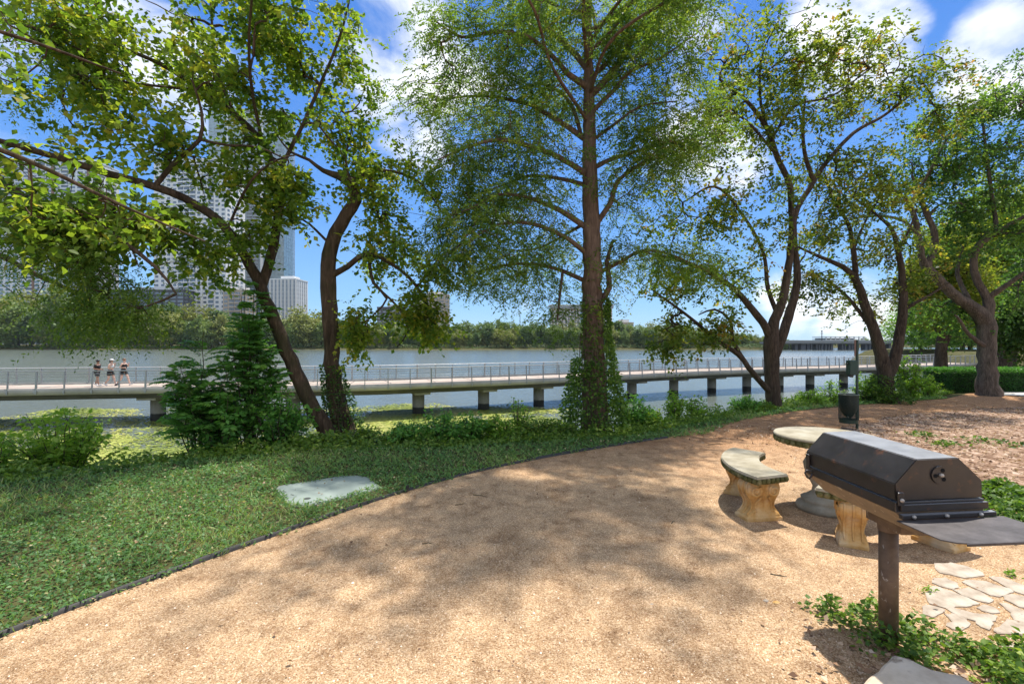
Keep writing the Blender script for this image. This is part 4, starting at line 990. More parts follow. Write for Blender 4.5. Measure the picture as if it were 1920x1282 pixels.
ivy_patch('ivy_ground_cover', 'low green ivy bank right of the grill shelf beside the mulch', [(4.65, 4.3, .45), (5.0, 4.7, .45), (5.3, 4.3, .5), (5.1, 5.0, .3), (4.45, 4.0, .3)], 6000, 503, .045, tint=.5, h=.16)
ivy_patch('weed_patch', 'patch of short green weeds growing through the leaf mulch', [(7.5, 7.6, .45), (7.9, 7.2, .35), (6.7, 7.4, .3), (7.0, 8.2, .25)], 420, 504, .05, LF_IVY, .45, .06)
ivy_patch('weed_tuft', 'tiny green weeds sprouting in the gravel by the flagstones', [(2.65, 3.06, .04), (2.05, 2.86, .05), (3.4, 3.28, .04)], 80, 505, .022, LF_BRIGHT, .6, .04)

# ------------------------------------------------------------------ trees of the far bank and behind the path (built once, then copied)
def gen_crown(g, n_clump, per, spread, leaf, h, r, base_h=.15, tintc=.5, flat=.8):
    c = unit(g.normal(size=(n_clump, 3))) * (g.random((n_clump, 1)) ** .35); lump = 1 + .22 * np.sin(c[:, :1] * 5 + g.uniform(0, 6)) * np.cos(c[:, 1:2] * 4)
    c = c * lump * np.array((r, r * .85, h * (1 - base_h) / 2)) * .88 + np.array((0, 0, h * (1 + base_h) / 2))
    c[:, :2] *= (1.12 - .42 * np.clip((c[:, 2:] / h), 0, 1))
    ctr = np.array((0, 0, h * .5))
    n = n_clump * per; o = g.normal(0, spread, (n, 3)); o[:, 2] *= flat
    pos = np.repeat(c, per, 0) + o; out = unit(pos - ctr); ax = unit(out * .6 + g.normal(0, .8, (n, 3)))
    V, F, k = leaf_quads(pos, ax, leaf * g.uniform(.6, 1.3, n), .8, g)
    tint = np.clip(tintc + np.repeat(g.normal(0, .13, n_clump), per) + g.normal(0, .10, n), 0, 1)
    return V, F, np.repeat(tint, k), c

def far_proto(seed, kind):
    g = np.random.default_rng(seed); h = 12.0; r = {0: 4.6, 1: 3.6, 2: 5.4, 3: 2.7}[kind % 4]
    root = empty('far_bank_tree', (0, 0, 0), 0, None, 'tree', 'trees lining the far bank')
    tb = Tubes(); ln = [spline([(0, 0, -.8, .32), (g.normal(0, .15), g.normal(0, .15), 3, .26), (g.normal(0, .4), 0, 7, .16), (g.normal(0, .4), 0, 10, .06)], .8)]
    for a in range(5):
        az = a * 1.26 + g.uniform(0, .5); ln.append(spline([(0, 0, 2 + a * .7, .15), (math.cos(az) * r * .35, math.sin(az) * r * .35, 4 + a * .8, .1), (math.cos(az) * r * .75, math.sin(az) * r * .75, 5.6 + a * .9, .03)], .8))
    for l in ln: tb.add(l[:, :3], l[:, 3], 6)
    obj('trunk', tb.mesh('trunk'), BARK_D, root)
    V, F, tint, c = gen_crown(g, 120 if kind != 3 else 90, 30, .55, .62, h, r, .02 if kind != 1 else .06)
    mat = [FAR_A, FAR_B, FAR_C, FAR_A][kind % 4]
    obj('crown', mesh_from('far_crown', V, F4=F, tint=tint), mat, root)
    return root
FAR_A = mat_leaf('far_green_leaf', [(0, (.10, .155, .05)), (.5, (.18, .25, .075)), (1, (.30, .37, .10))], trans=.25)
FAR_B = mat_leaf('far_dark_leaf', [(0, (.045, .09, .04)), (.5, (.12, .19, .065)), (1, (.21, .29, .09))], trans=.25)
FAR_C = mat_leaf('far_olive_leaf', [(0, (.12, .15, .045)), (.5, (.23, .26, .075)), (1, (.36, .34, .10))], trans=.25)
ORD = ['first', 'second', 'third', 'fourth', 'fifth', 'sixth', 'seventh', 'eighth', 'ninth', 'tenth', 'eleventh', 'twelfth', 'thirteenth', 'fourteenth', 'fifteenth', 'sixteenth', 'seventeenth', 'eighteenth', 'nineteenth', 'twentieth']
def ordinal(i):
    tens = {2: 'twenty', 3: 'thirty', 4: 'forty', 5: 'fifty', 6: 'sixty', 7: 'seventy', 8: 'eighty', 9: 'ninety', 10: 'hundred', 11: 'hundred-ten'}
    n = i + 1
    if n <= 20: return ORD[i]
    if n % 10 == 0: return {3: 'thirtieth', 4: 'fortieth', 5: 'fiftieth', 6: 'sixtieth', 7: 'seventieth', 8: 'eightieth', 9: 'ninetieth', 10: 'hundredth', 11: 'hundred-tenth'}[n // 10]
    return tens[n // 10] + '-' + ORD[n % 10 - 1]
def far_trees():
    g = np.random.default_rng(61)
    protos = [far_proto(900 + k, k % 4) for k in range(8)]; used = [False] * 8
    words_ = ['mid green rounded', 'dark green', 'olive yellow-tinged', 'slim green']
    top = lambda px: float(np.interp(px, [-80, 60, 160, 230, 300, 380, 450, 520, 570, 640, 720, 850, 900, 1010, 1100, 1200, 1290, 1340, 1420, 1500], [556, 552, 575, 590, 575, 580, 600, 596, 590, 606, 614, 616, 608, 612, 610, 608, 616, 624, 630, 634]))
    def put(px, Y, hpx, kind, label):
        k = int(kind); idx = [i for i in range(8) if i % 4 == k]; i = idx[int(g.integers(0, len(idx)))]
        x = (px - 960) / FPX * Y; z = float(ground_z(x, Y)); s = hpx / FPX * Y / 12.0 * 1.04
        sx = s * g.uniform(.95, 1.3)
        if used[i]: o = copy_tree(protos[i])
        else: o = protos[i]; used[i] = True
        o.location = (x, Y, z - .1); o.rotation_euler = (0, 0, g.uniform(0, 6.28)); o.scale = (sx, sx, s); o['label'] = label
    px = -75.0; i = 0
    while px < 1492:
        Y = float(far_shore((px - 960) / 3.0)) + 3 + g.uniform(0, 5); h = (656 - top(px)) * g.uniform(.5, .88) + 2
        k = g.choice(4, p=[.36, .30, .22, .12]); put(px, Y, h, k, '%s tree at the far waterline, %s from left in the front row' % (words_[k], ordinal(i)))
        px += max(11, h * .36) * g.uniform(.8, 1.15); i += 1
    px = -60.0; i = 0
    while px < 1480:
        Y = 340 + g.uniform(0, 16); h = (654 - top(px)) * g.uniform(.88, 1.08)
        k = g.choice(4, p=[.40, .28, .27, .05]); put(px, Y, h, k, '%s tree in the taller far back row, %s from left' % (words_[k], ordinal(i)))
        px += max(14, h * .40) * g.uniform(.8, 1.2); i += 1
    for (px, top_, k, lab) in [(120, 545, 0, 'tallest rounded tree on the far bank below the leftmost tower'), (560, 583, 2, 'big olive tree on the far bank just right of the finned grey block'), (205, 610, 2, 'pale willow-like tree leaning over the water behind the joggers'), (1700, 640, 2, 'pale tree beyond the road bridge behind the twin trunks'), (1620, 636, 0, 'small green tree beyond the road bridge at its right end')]:
        Y = 322 if px < 1000 else 470; put(px, Y, 656 - top_ if px < 1000 else 652 - top_, k, lab)
far_trees()
def far_undergrowth():
    g = np.random.default_rng(62); n = 26000
    x = g.uniform(-360, 175, n); y = far_shore(x) + g.uniform(-2.2, 6, n); h = 1.6 + 1.6 * np.abs(np.sin(x * .11) * np.sin(x * .043 + 1))
    z = WATER_Z + g.random(n) * h * 1.3; ax = unit(g.normal(0, 1, (n, 3)))
    V, F, k = leaf_quads(np.stack([x, y, z], 1), ax, g.uniform(.4, .9, n), .8, g)
    tag(obj('far_bank_undergrowth', mesh_from('far_under', V, F4=F, tint=np.repeat(np.clip(g.normal(.4, .2, n), 0, 1), k)), FAR_B),
        'dark bushes massed along the waterline of the far bank', 'undergrowth', kind='stuff')
far_undergrowth()

def mid_tree(label, x, y, h, r, seed, mat, leaf=.16, clumps=240, per=46, base_h=.2, tintc=.5, name='bank_tree', spread=None):
    g = np.random.default_rng(seed); z = float(ground_z(x, y)); root = empty(name, (x, y, z), 0, label, 'tree', 'trees on the near bank beyond the hedge')
    V, F, tint, c = gen_crown(g, clumps, per, spread or r * .10, leaf, h, r, base_h, tintc)
    tb = Tubes(); ln = [spline([(0, 0, -.3, .035 * h), (g.normal(0, .1), 0, h * .3, .026 * h), (g.normal(0, .3), 0, h * .6, .015 * h), (0, 0, h * .85, .005 * h)], .4)]
    for a in range(6):
        az = a * 1.05 + g.uniform(0, .6); zz = h * (.22 + .08 * a)
        ln.append(spline([(0, 0, zz, .014 * h), (math.cos(az) * r * .4, math.sin(az) * r * .4, zz + h * .12, .009 * h), (math.cos(az) * r * .8, math.sin(az) * r * .8, zz + h * .2, .003 * h)], .4))
    for l in ln: tb.add(l[:, :3], l[:, 3], 8, .05, seed)
    obj('trunk', tb.mesh('trunk'), BARK_D, root)
    tw, ends = grow(ln, c[:150], g, step=.6, wood=.004 * h / 6)
    obj('branches', tw.mesh('branches'), BARK_D, root)
    obj('crown', mesh_from('mid_crown', V, F4=F, tint=tint), mat, root)
mid_tree('dark green conifer-like tree at the right edge behind the hedge', 20.3, 18.6, 5.6, 1.7, 701, LF_DK, .12, 260, 60, .02, .35, 'cedar_tree')
mid_tree('dense yellow-green tree filling the gap behind the spreading tree', 25.0, 24.5, 10.5, 4.2, 702, LF_YG, .15, 420, 60, .2, .55)
mid_tree('leafy tree behind the twin trunks with low olive foliage', 17.2, 19.2, 6.8, 2.0, 703, LF_OL, .12, 300, 60, .30, .58)
mid_tree('green tree rising behind the right end of the boardwalk', 29.5, 28.5, 10.5, 4.0, 704, LF_DK, .2, 300, 60, .12, .55)
mid_tree('pale green willow-like tree on the shore beyond the boardwalk landing', 74, 87, 9, 6.5, 705, LF_BRIGHT, .3, 240, 60, .02, .5)
mid_tree('rounded pale green tree farther along the shore beyond the landing', 84, 88, 10, 7, 706, LF_YG, .3, 240, 60, .02, .6)
mid_tree('tall green tree behind the shore willows at the right', 90, 100, 18, 9, 707, LF_DK, .34, 300, 60, .05, .6)
mid_tree('small light green bush-like tree at the water beyond the boardwalk landing', 79, 84, 6.5, 5, 708, LF_BRIGHT, .25, 160, 50, .0, .45)
# ------------------------------------------------------------------ towers beyond the far bank
def glass_mat(name, c, rough=.12, metal=.0):
    m, nt, N, L, b = new_mat(name); v = coords(N, L)
    L.new(ramp(N, L, noise(N, L, v, .35, 3, .6), [(.35, tuple(x * .6 for x in c)), (.65, c)]), b.inputs['Base Color'])
    b.inputs['Roughness'].default_value = rough; b.inputs['Specular IOR Level'].default_value = .9; b.inputs['Metallic'].default_value = metal; return m
M_CON = mat_plain('pale_precast', (.80, .78, .74), (.72, .69, .65), scale=.12, rough=.85)
M_CON2 = mat_plain('light_grey_precast', (.72, .72, .71), (.62, .62, .61), scale=.1, rough=.85)
M_TAN = mat_plain('tan_precast', (.50, .41, .31), (.42, .34, .25), scale=.1, rough=.85)
M_BRICK = mat_plain('brown_brick', (.27, .16, .11), (.21, .12, .08), scale=.5, rough=.9)
M_WIN = glass_mat('dark_window_glass', (.20, .23, .26)); M_WINB = glass_mat('blue_green_glass', (.22, .32, .36)); M_CURT = glass_mat('pale_curtain_wall', (.34, .42, .48), .18, .25)
M_DARK = mat_plain('dark_grey_cladding', (.10, .10, .105), (.07, .07, .075), scale=.2, rough=.7)
BW = {}
def unit_box(mat):
    if mat.name not in BW:
        bm = bmesh.new(); add_box(bm, (0, 0, 0), (1, 1, 1)); me = bpy.data.meshes.new('unit_' + mat.name); bm.to_mesh(me); bm.free(); me.materials.append(mat); BW[mat.name] = me
    return BW[mat.name]
def block(name, parent, c, s, mat):
    o = bpy.data.objects.new(name, unit_box(mat)); o.location = c; o.scale = s; return link(o, parent)

def tower(label, pl, pr, ptop, Y, depth, yaw, wall, win, cols, fh=3.3, cat='building', ww=.62, wh=.55, name='apartment_tower', balc=(), strips=(), roof=None, recess=.25, crown=None):
    m = Y / FPX; w = (pr - pl) * m; x = ((pl + pr) / 2 - 960) * m; z0 = float(ground_z(x, Y)); h = CAMZ + (641 - ptop) * m - z0
    root = empty(name, (x, Y + depth / 2, z0), yaw, label, cat)
    bm = bmesh.new(); add_box(bm, (0, 0, h / 2 - 1), (w, depth, h + 2)); obj('wall', bm, wall, root)
    fl = int(h / fh); cw = w / cols; items = []
    for f in range(fl - 1, -1, -1):
        for c in range(cols):
            if c in balc: continue
            items.append((-w / 2 + cw * (c + .5), f * fh + fh * .55))
    sides = int(depth / cw)
    for q, (cx, cz) in enumerate(items[:100]): block('window', root, (cx, -depth / 2 - .02, cz), (cw * ww, recess, fh * wh), win)
    rest = items[100:]
    bm = bmesh.new()
    for (cx, cz) in rest: add_box(bm, (cx, -depth / 2 - .02, cz), (cw * ww, recess, fh * wh))
    for f in range(fl):
        for c in range(sides):
            for sx in (-1, 1): add_box(bm, (sx * (w / 2 + .02), -depth / 2 + cw * (c + .5), f * fh + fh * .55), (recess, cw * ww, fh * wh))
    tag(obj('windows_of_lower_and_side_faces', bm, win, root), kind='stuff')
    for c in balc:
        bm = bmesh.new(); add_box(bm, (-w / 2 + cw * (c + .5), -depth / 2 - .05, h / 2 - .5), (cw * .86, .3, h - 1.5)); obj('balcony_recess', bm, M_WIN, root)
        bm = bmesh.new()
        for f in range(fl): add_box(bm, (-w / 2 + cw * (c + .5), -depth / 2 - .75, f * fh + .55), (cw * .95, 1.2, 1.15))
        obj('balcony_stack', bm, wall, root)
    for (c, mt, pw) in strips: block('pier_strip', root, (-w / 2 + cw * c, -depth / 2 - .35, h / 2), (pw, .8, h), mt)
    block('roof_parapet', root, (0, 0, h + .5), (w + .5, depth + .5, 1.0), roof or wall)
    block('plant_room', root, (w * .1, 0, h + 2.3), (w * .45, depth * .5, 2.9), M_CON2)
    return root
tower('broad pale tower at the far left with brown brick piers and balconies', -60, 172, 300, 430, 30, 0, M_CON2, M_WIN, 16, balc=(2, 5, 9, 12), strips=[(1, M_BRICK, 2.2), (4, M_BRICK, 2.2), (8, M_BRICK, 2.2), (11, M_BRICK, 2.2), (15.6, M_BRICK, 2.2)], ww=.7)
tower('lower terrace wing of the leftmost tower with grey cornice', -60, 130, 470, 420, 8, 0, M_CON2, M_WINB, 14, balc=(3, 8), strips=[(1.5, M_BRICK, 2.6), (3, M_BRICK, 2), (9, M_BRICK, 2)], name='apartment_block')
tower('white concrete apartment tower behind the leaning tree with balconies up its middle', 285, 432, 300, 440, 26, R(-6), M_CON, M_WIN, 12, balc=(4, 5, 6, 9), strips=[(3, M_CON, 1.2), (8, M_CON, 1.6)], ww=.5, wh=.5, fh=4.0)
tower('tallest slender glass tower with a pale rounded side', 392, 528, 205, 520, 32, R(4), M_CURT, M_WINB, 12, fh=3.6, strips=[(8.5, M_CON2, 3.0), (3.0, M_CON2, 1.5)], balc=(6, 7), ww=.92, wh=.72, name='glass_tower', recess=.4)
tower('tan balcony block between the white tower and the glass tower', 418, 462, 545, 425, 16, 0, M_TAN, M_WIN, 4, balc=(1, 2), fh=3.6, name='apartment_block')
tower('low dark grey block behind the willow at the left', 182, 345, 545, 425, 20, 0, M_DARK, M_WIN, 12, balc=(7, 8), name='apartment_block', ww=.75)
tower('short grey block with tall vertical fins right of the glass tower', 500, 557, 524, 430, 22, R(-3), M_CON2, M_WIN, 8, ww=.38, wh=.92, name='office_block', strips=[(i + .02, M_CON, .45) for i in range(9)], fh=3.6)
tower('tan apartment tower behind the drooping branch, left one of the pair', 707, 752, 577, 480, 20, 0, M_DARK, M_WIN, 5, balc=(3,), ww=.6, name='apartment_tower')
tower('tan apartment tower behind the drooping branch, right one of the pair', 775, 840, 553, 480, 20, R(5), M_TAN, M_WIN, 7, balc=(2, 5), ww=.5, name='apartment_tower')
def hotel(label, pl, pr, ptop, Y):
    r = tower(label, pl, pr, ptop + 8, Y, 20, 0, M_TAN, M_WIN, 9, ww=.5, wh=.62, fh=3.2, name='hotel_tower', strips=[(i, M_CON, .8) for i in range(10)])
    m = Y / FPX; w = (pr - pl) * m; h = CAMZ + (641 - ptop - 8) * m - float(ground_z(((pl + pr) / 2 - 960) * m, Y))
    block('overhanging_top_floor', r, (0, 0, h + 1.9), (w + 3.2, 22.5, 2.6), M_WIN); block('roof_slab', r, (0, 0, h + 3.7), (w + 4, 23, .9), M_CON)
hotel('pale ribbed hotel tower left of the cypress trunk', 1034, 1087, 571, 470)
hotel('pale ribbed hotel tower partly hidden by the cypress trunk', 1094, 1147, 571, 470)
tower('low tan wing stretching right from the hotel towers', 1149, 1188, 606, 460, 14, 0, M_TAN, M_WIN, 8, fh=3.2, name='hotel_wing')

def mast(px, top, Y, label):
    m = Y / FPX; x = (px - 960) * m; z = float(ground_z(x, Y)); h = CAMZ + (641 - top) * m - z
    bm = bmesh.new(); add_cyl(bm, (0, 0, 0), (0, 0, h), .45, .18, 8)
    root = empty('lattice_mast', (x, Y, z), 0, label, 'mast'); obj('pole', bm, M_DARK, root)
    bm = bmesh.new(); add_box(bm, (0, 0, h - 1), (1.6, .3, .3)); add_box(bm, (0, 0, h + .4), (.7, .5, .8)); obj('lamp_head', bm, M_DARK, root)
mast(975, 585, 420, 'thin grey mast standing among the far trees left of the hotel towers')
mast(1541, 622, 300, 'thin light mast on the road bridge')

def house(px, Y, wpx, hpx, label, wallm, roofm, base=612):
    m = Y / FPX; x = (px - 960) * m; w = wpx * m; z = float(ground_z(x, Y)); top = CAMZ + (641 - base) * m; h = top - z
    root = empty('far_house', (x, Y, z), 0, label, 'house'); block('wall', root, (0, 0, h / 2), (w, 10, h), wallm)
    bm = bmesh.new(); add_prism(bm, [(-w * .56, 0), (w * .56, 0), (w * .3, hpx * m), (-w * .3, hpx * m)], -5.6, 5.6, Matrix.Translation((0, 0, h)) @ Matrix.Rotation(R(90), 4, 'X')); obj('roof', bm, roofm, root)
    for k in (-1, 0, 1): block('window', root, (k * w * .3, -5.03, h - 1.6), (w * .16, .12, 1.3), M_WIN)
house(862, 400, 34, 3, 'small house roof showing above the far trees right of the tan towers', M_CON, M_BRICK, 615)
house(1362, 330, 16, 4, 'small white house at the water behind the forked tree branches', M_CON, M_BRICK, 650)

# ------------------------------------------------------------------ road bridge at the right
def road_bridge():
    Y = 300; m = Y / FPX; x0 = (1478 - 960) * m; x1 = (1700 - 960) * m; w = x1 - x0; xc = (x0 + x1) / 2
    root = empty('road_bridge', (xc, Y, WATER_Z), 0, 'long grey concrete road bridge on many piers across the lake at the right', 'bridge')
    mc = mat_plain('bridge_concrete', (.28, .28, .28), (.20, .20, .205), scale=.3, rough=.9); md = mat_plain('bridge_pier_concrete', (.17, .175, .19), (.12, .125, .13), scale=.3, rough=.9)
    block('deck', root, (0, 0, 4.7), (w + 30, 12, .7), mc); block('parapet', root, (0, -6.1, 5.5), (w + 30, .25, .9), mc); block('beam', root, (0, 0, 4.05), (w + 30, 10, .6), md)
    g = random.Random(3)
    for px, pw in [(1490, 5), (1503, 9), (1511, 2.5), (1528, 2.5), (1533, 2.5), (1538, 4), (1545, 3.5), (1551, 2.5), (1556, 4), (1576, 3), (1581, 3), (1589, 4), (1594, 3), (1598, 3), (1620, 4), (1627, 3), (1636, 4), (1650, 3), (1664, 4), (1680, 4)]:
        block('pier', root, ((px - 960) * m - xc, 0, 1.6), (pw * m, 4, 4.4), md)
        block('pier', root, ((px - 960) * m - xc + 1.5, 22, 1.6), (pw * m * .7, 3, 4.4), md)
    block('second_deck', root, (0, 22, 4.9), (w + 30, 9, .8), mc)
road_bridge()
def parking():
    Y = 430; m = Y / FPX; x = (1600 - 960) * m; root = empty('parking_garage', (x, Y + 20, 0), 0, 'low open-sided pale building on the hill beyond the road bridge', 'building')
    for k in range(3): block('floor_slab', root, (0, 0, 3.4 + k * 1.5), (76 * m, 20, .55), M_CON2)
    for k in range(9): block('column', root, ((k - 4) * 9 * m, -9, 3.5), (.8, .8, 6.4), M_CON2)
    block('core_wall', root, (0, 5, 2.6), (70 * m, 6, 5.5), M_DARK)
parking()
g_ = np.random.default_rng(71); n_ = 9000
x_ = g_.uniform(225, 480, n_); y_ = 440 + g_.uniform(0, 30, n_); z_ = -1 + g_.random(n_) * (3.8 + 1.2 * np.sin(x_ * .06))
V_, F_, k_ = leaf_quads(np.stack([x_, y_, z_], 1), unit(g_.normal(0, 1, (n_, 3))), g_.uniform(.6, 1.6, n_), .8, g_)
tag(obj('distant_woodland', mesh_from('wood', V_, F4=F_, tint=np.repeat(np.clip(g_.normal(.45, .2, n_), 0, 1), k_)), FAR_A), 'hazy low woodland beyond the road bridge', 'woodland', kind='stuff')
# ------------------------------------------------------------------ boardwalk
DECK_Z = -1.2
def boardwalk():
    near = [(-62, 23.5), (-45, 25.2), (-29.5, 27.6), (-21.5, 29), (-10.3, 30.3), (-6, 31.9), (0, 34.6), (8.7, 39.3), (17.2, 44.3), (25.4, 47.8), (34, 50.4), (41, 53), (48, 55.5), (54, 58.6), (61, 62.5)]
    c = spline([(x, y, 0, 0) for x, y in near], .25)[:, :2]
    for _ in range(24): c[1:-1] = (c[:-2] + 2 * c[1:-1] + c[2:]) / 4
    s = np.concatenate([[0], np.cumsum(np.linalg.norm(np.diff(c, axis=0), axis=1))]); T = unit(np.gradient(c, axis=0)); Nn = np.stack([-T[:, 1], T[:, 0]], 1)
    Wd = 4.3
    def at(d, off):
        i = np.clip(np.searchsorted(s, d), 1, len(s) - 1); f = (d - s[i - 1]) / (s[i] - s[i - 1]); p = c[i - 1] * (1 - f) + c[i] * f; n = unit(Nn[i - 1] * (1 - f) + Nn[i] * f); return p + n * off, math.atan2(n[1], n[0]) - math.pi / 2
    org = np.array((-6., 33.5)); root = empty('boardwalk', (*org, WATER_Z), 0, 'long curving concrete boardwalk with steel railings crossing the lake on round piers', 'boardwalk')
    Z = lambda z: z - WATER_Z
    def ribbon(name, o0, o1, z0, z1, mat, step=1.0):
        ds = np.arange(0, s[-1], step); V = []
        for d in ds:
            a, _ = at(d, o0); b, _ = at(d, o1); a = a - org; b = b - org
            V += [(a[0], a[1], Z(z0)), (b[0], b[1], Z(z0)), (b[0], b[1], Z(z1)), (a[0], a[1], Z(z1))]
        F = []
        for i in range(len(ds) - 1):
            for k in range(4): F.append((i * 4 + k, i * 4 + (k + 1) % 4, i * 4 + 4 + (k + 1) % 4, i * 4 + 4 + k))
        F.append((0, 3, 2, 1)); e = (len(ds) - 1) * 4; F.append((e, e + 1, e + 2, e + 3))
        me = mesh_from(name, V, F4=F); bm = bmesh.new(); bm.from_mesh(me); bmesh.ops.recalc_face_normals(bm, faces=bm.faces[:]); bm.to_mesh(me); bm.free()
        return obj(name, me, mat, root)
    mdeck = mat_plain('pinkish_concrete_deck', (.52, .42, .34), (.40, .32, .26), scale=.9, rough=.9)
    mconc = mat_plain('fascia_concrete', (.40, .38, .34), (.26, .25, .22), scale=.7, rough=.9, bmp=.3, bscale=9, bdist=.02)
    mdark = mat_plain('stained_beam', (.13, .125, .11), (.07, .07, .06), scale=.8, rough=.95)
    msteel = mat_plain('galvanised_steel', (.36, .37, .37), (.26, .27, .27), scale=3, rough=.45, metal=.5)
    mrail = mat_plain('brushed_handrail', (.62, .63, .62), (.5, .51, .5), scale=3, rough=.35, metal=.4)
    ribbon('deck', 0, Wd, DECK_Z - .16, DECK_Z, mdeck); ribbon('fascia', -.13, -.003, DECK_Z - .30, DECK_Z + .10, mconc); ribbon('fascia', Wd + .003, Wd + .13, DECK_Z - .30, DECK_Z + .10, mconc)
    ribbon('beam', .35, .85, DECK_Z - .62, DECK_Z - .165, mdark); ribbon('beam', Wd - .85, Wd - .35, DECK_Z - .62, DECK_Z - .165, mdark); ribbon('beam', Wd / 2 - .3, Wd / 2 + .3, DECK_Z - .55, DECK_Z - .165, mdark)
    for off in (-.03, Wd + .03):
        ribbon('handrail', off - .05, off + .05, DECK_Z + 1.06, DECK_Z + 1.11, mrail if off > 1 else msteel)
        for k in range(6):
            z = DECK_Z + .17 + k * .145; ribbon('rail_cable', off - .011, off + .011, z, z + .022, msteel, 1.5)
    # expansion joints of the deck
    bm = bmesh.new()
    for d in np.arange(1, s[-1], 3.0):
        p, a = at(d, Wd / 2); add_box(bm, (p[0] - org[0], p[1] - org[1], Z(DECK_Z) + .004), (.05, Wd - .1, .008), Matrix.Rotation(a, 3, 'Z'))
    obj('deck_joints', bm, mdark, root)
    bm = bmesh.new(); add_box(bm, (0, 0, .42), (.05, .09, 1.36), None, .006); add_box(bm, (0, -.02, -.12), (.10, .12, .12)); pm = bpy.data.meshes.new('rail_post'); bm.to_mesh(pm); bm.free(); pm.materials.append(msteel)
    posts = []
    for off in (-.10, Wd + .10):
        for k, d in enumerate(np.arange(.6, s[-1] - .4, 1.42)):
            p, a = at(d, off); posts.append((math.hypot(p[0], p[1]), p, a + (math.pi if off > 1 else 0), k % 4 == 0))
    posts = [q for q in posts if abs(q[1][0]) < q[1][1] * 1.10]; posts.sort(key=lambda q: q[0])
    bmr = bmesh.new()
    for i, (dd, p, a, wide) in enumerate(posts):
        if i < 100:
            o = link(bpy.data.objects.new('rail_post', pm), root); o.location = (p[0] - org[0], p[1] - org[1], Z(DECK_Z)); o.rotation_euler = (R(-3), 0, a); o.scale = (1.7 if wide else 1, 1, 1)
        else: add_box(bmr, (p[0] - org[0], p[1] - org[1], Z(DECK_Z) + .42), (.09 if wide else .055, .09, 1.36), Matrix.Rotation(a, 3, 'Z'))
    tag(obj('far_rail_posts', bmr, msteel, root), kind='stuff')
    mp, nt, N, L, b = new_mat('pier_concrete')
    t = N.new('ShaderNodeTexCoord'); sep = N.new('ShaderNodeSeparateXYZ'); L.new(t.outputs['Object'], sep.inputs[0])
    nn = noise(N, L, t.outputs['Object'], 2.2, 5, .6)
    ad = N.new('ShaderNodeMath'); ad.operation = 'MULTIPLY_ADD'; L.new(nn, ad.inputs[0]); ad.inputs[1].default_value = .12; L.new(sep.outputs['Z'], ad.inputs[2])
    stain = ramp(N, L, ad.outputs[0], [(.50, (.035, .035, .03)), (.56, (.35, .33, .28))])
    L.new(mixc(N, L, .6, stain, ramp(N, L, nn, [(.3, (.5, .5, .5)), (.7, (1, 1, 1))]), 'MULTIPLY'), b.inputs['Base Color']); b.inputs['Roughness'].default_value = .9
    bm = bmesh.new(); add_cyl(bm, (0, 0, -1.4), (0, 0, Z(DECK_Z) - .78), .42, .42, 24)
    pier = bpy.data.meshes.new('pier'); bm.to_mesh(pier); bm.free(); pier.materials.append(mp)
    for f in pier.polygons: f.use_smooth = abs(f.normal.z) < .5
    bm = bmesh.new(); add_box(bm, (0, 0, 0), (1.1, 2.6, .16), None, .02); cap = bpy.data.meshes.new('pier_cap'); bm.to_mesh(cap); bm.free(); cap.materials.append(mconc)
    xs = [-46, -39, -31.9, -22.3, -14.2, -5.9, -1.35, 2.95, 7.3, 11.6, 16.2, 20.4, 24.6, 28.7, 32.6, 37.5, 42.5, 47, 52]
    for x in xs:
        i = int(np.argmin(abs(c[:, 0] - x))); p, a = at(s[i], Wd / 2 - .35)
        o = link(bpy.data.objects.new('pier', pier), root); o.location = (p[0] - org[0], p[1] - org[1], 0)
        o = link(bpy.data.objects.new('pier_cap', cap), root); o.location = (p[0] - org[0], p[1] - org[1], Z(DECK_Z) - .70); o.rotation_euler = (0, 0, a)
boardwalk()

# ------------------------------------------------------------------ people (continuous skinned bodies)
def skin_mesh(name, verts, edges, rad, root_i, mat, parent, sub=2):
    me = bpy.data.meshes.new(name); me.from_pydata([tuple(v) for v in verts], edges, []); me.update()
    o = bpy.data.objects.new(name, me); COL.objects.link(o)
    sk = o.modifiers.new('skin', 'SKIN'); sd = o.modifiers.new('sub', 'SUBSURF'); sd.levels = sd.render_levels = sub
    bpy.context.view_layer.update()
    for i, v in enumerate(me.skin_vertices[0].data):
        r = rad[i]; v.radius = (r, r) if not isinstance(r, tuple) else r; v.use_root = (i == root_i)
    dg = bpy.context.evaluated_depsgraph_get(); me2 = bpy.data.meshes.new_from_object(o.evaluated_get(dg)); me2.name = name
    bpy.data.objects.remove(o); me2.materials.clear()
    for f in me2.polygons: f.use_smooth = True
    return obj(name, me2, mat, parent)

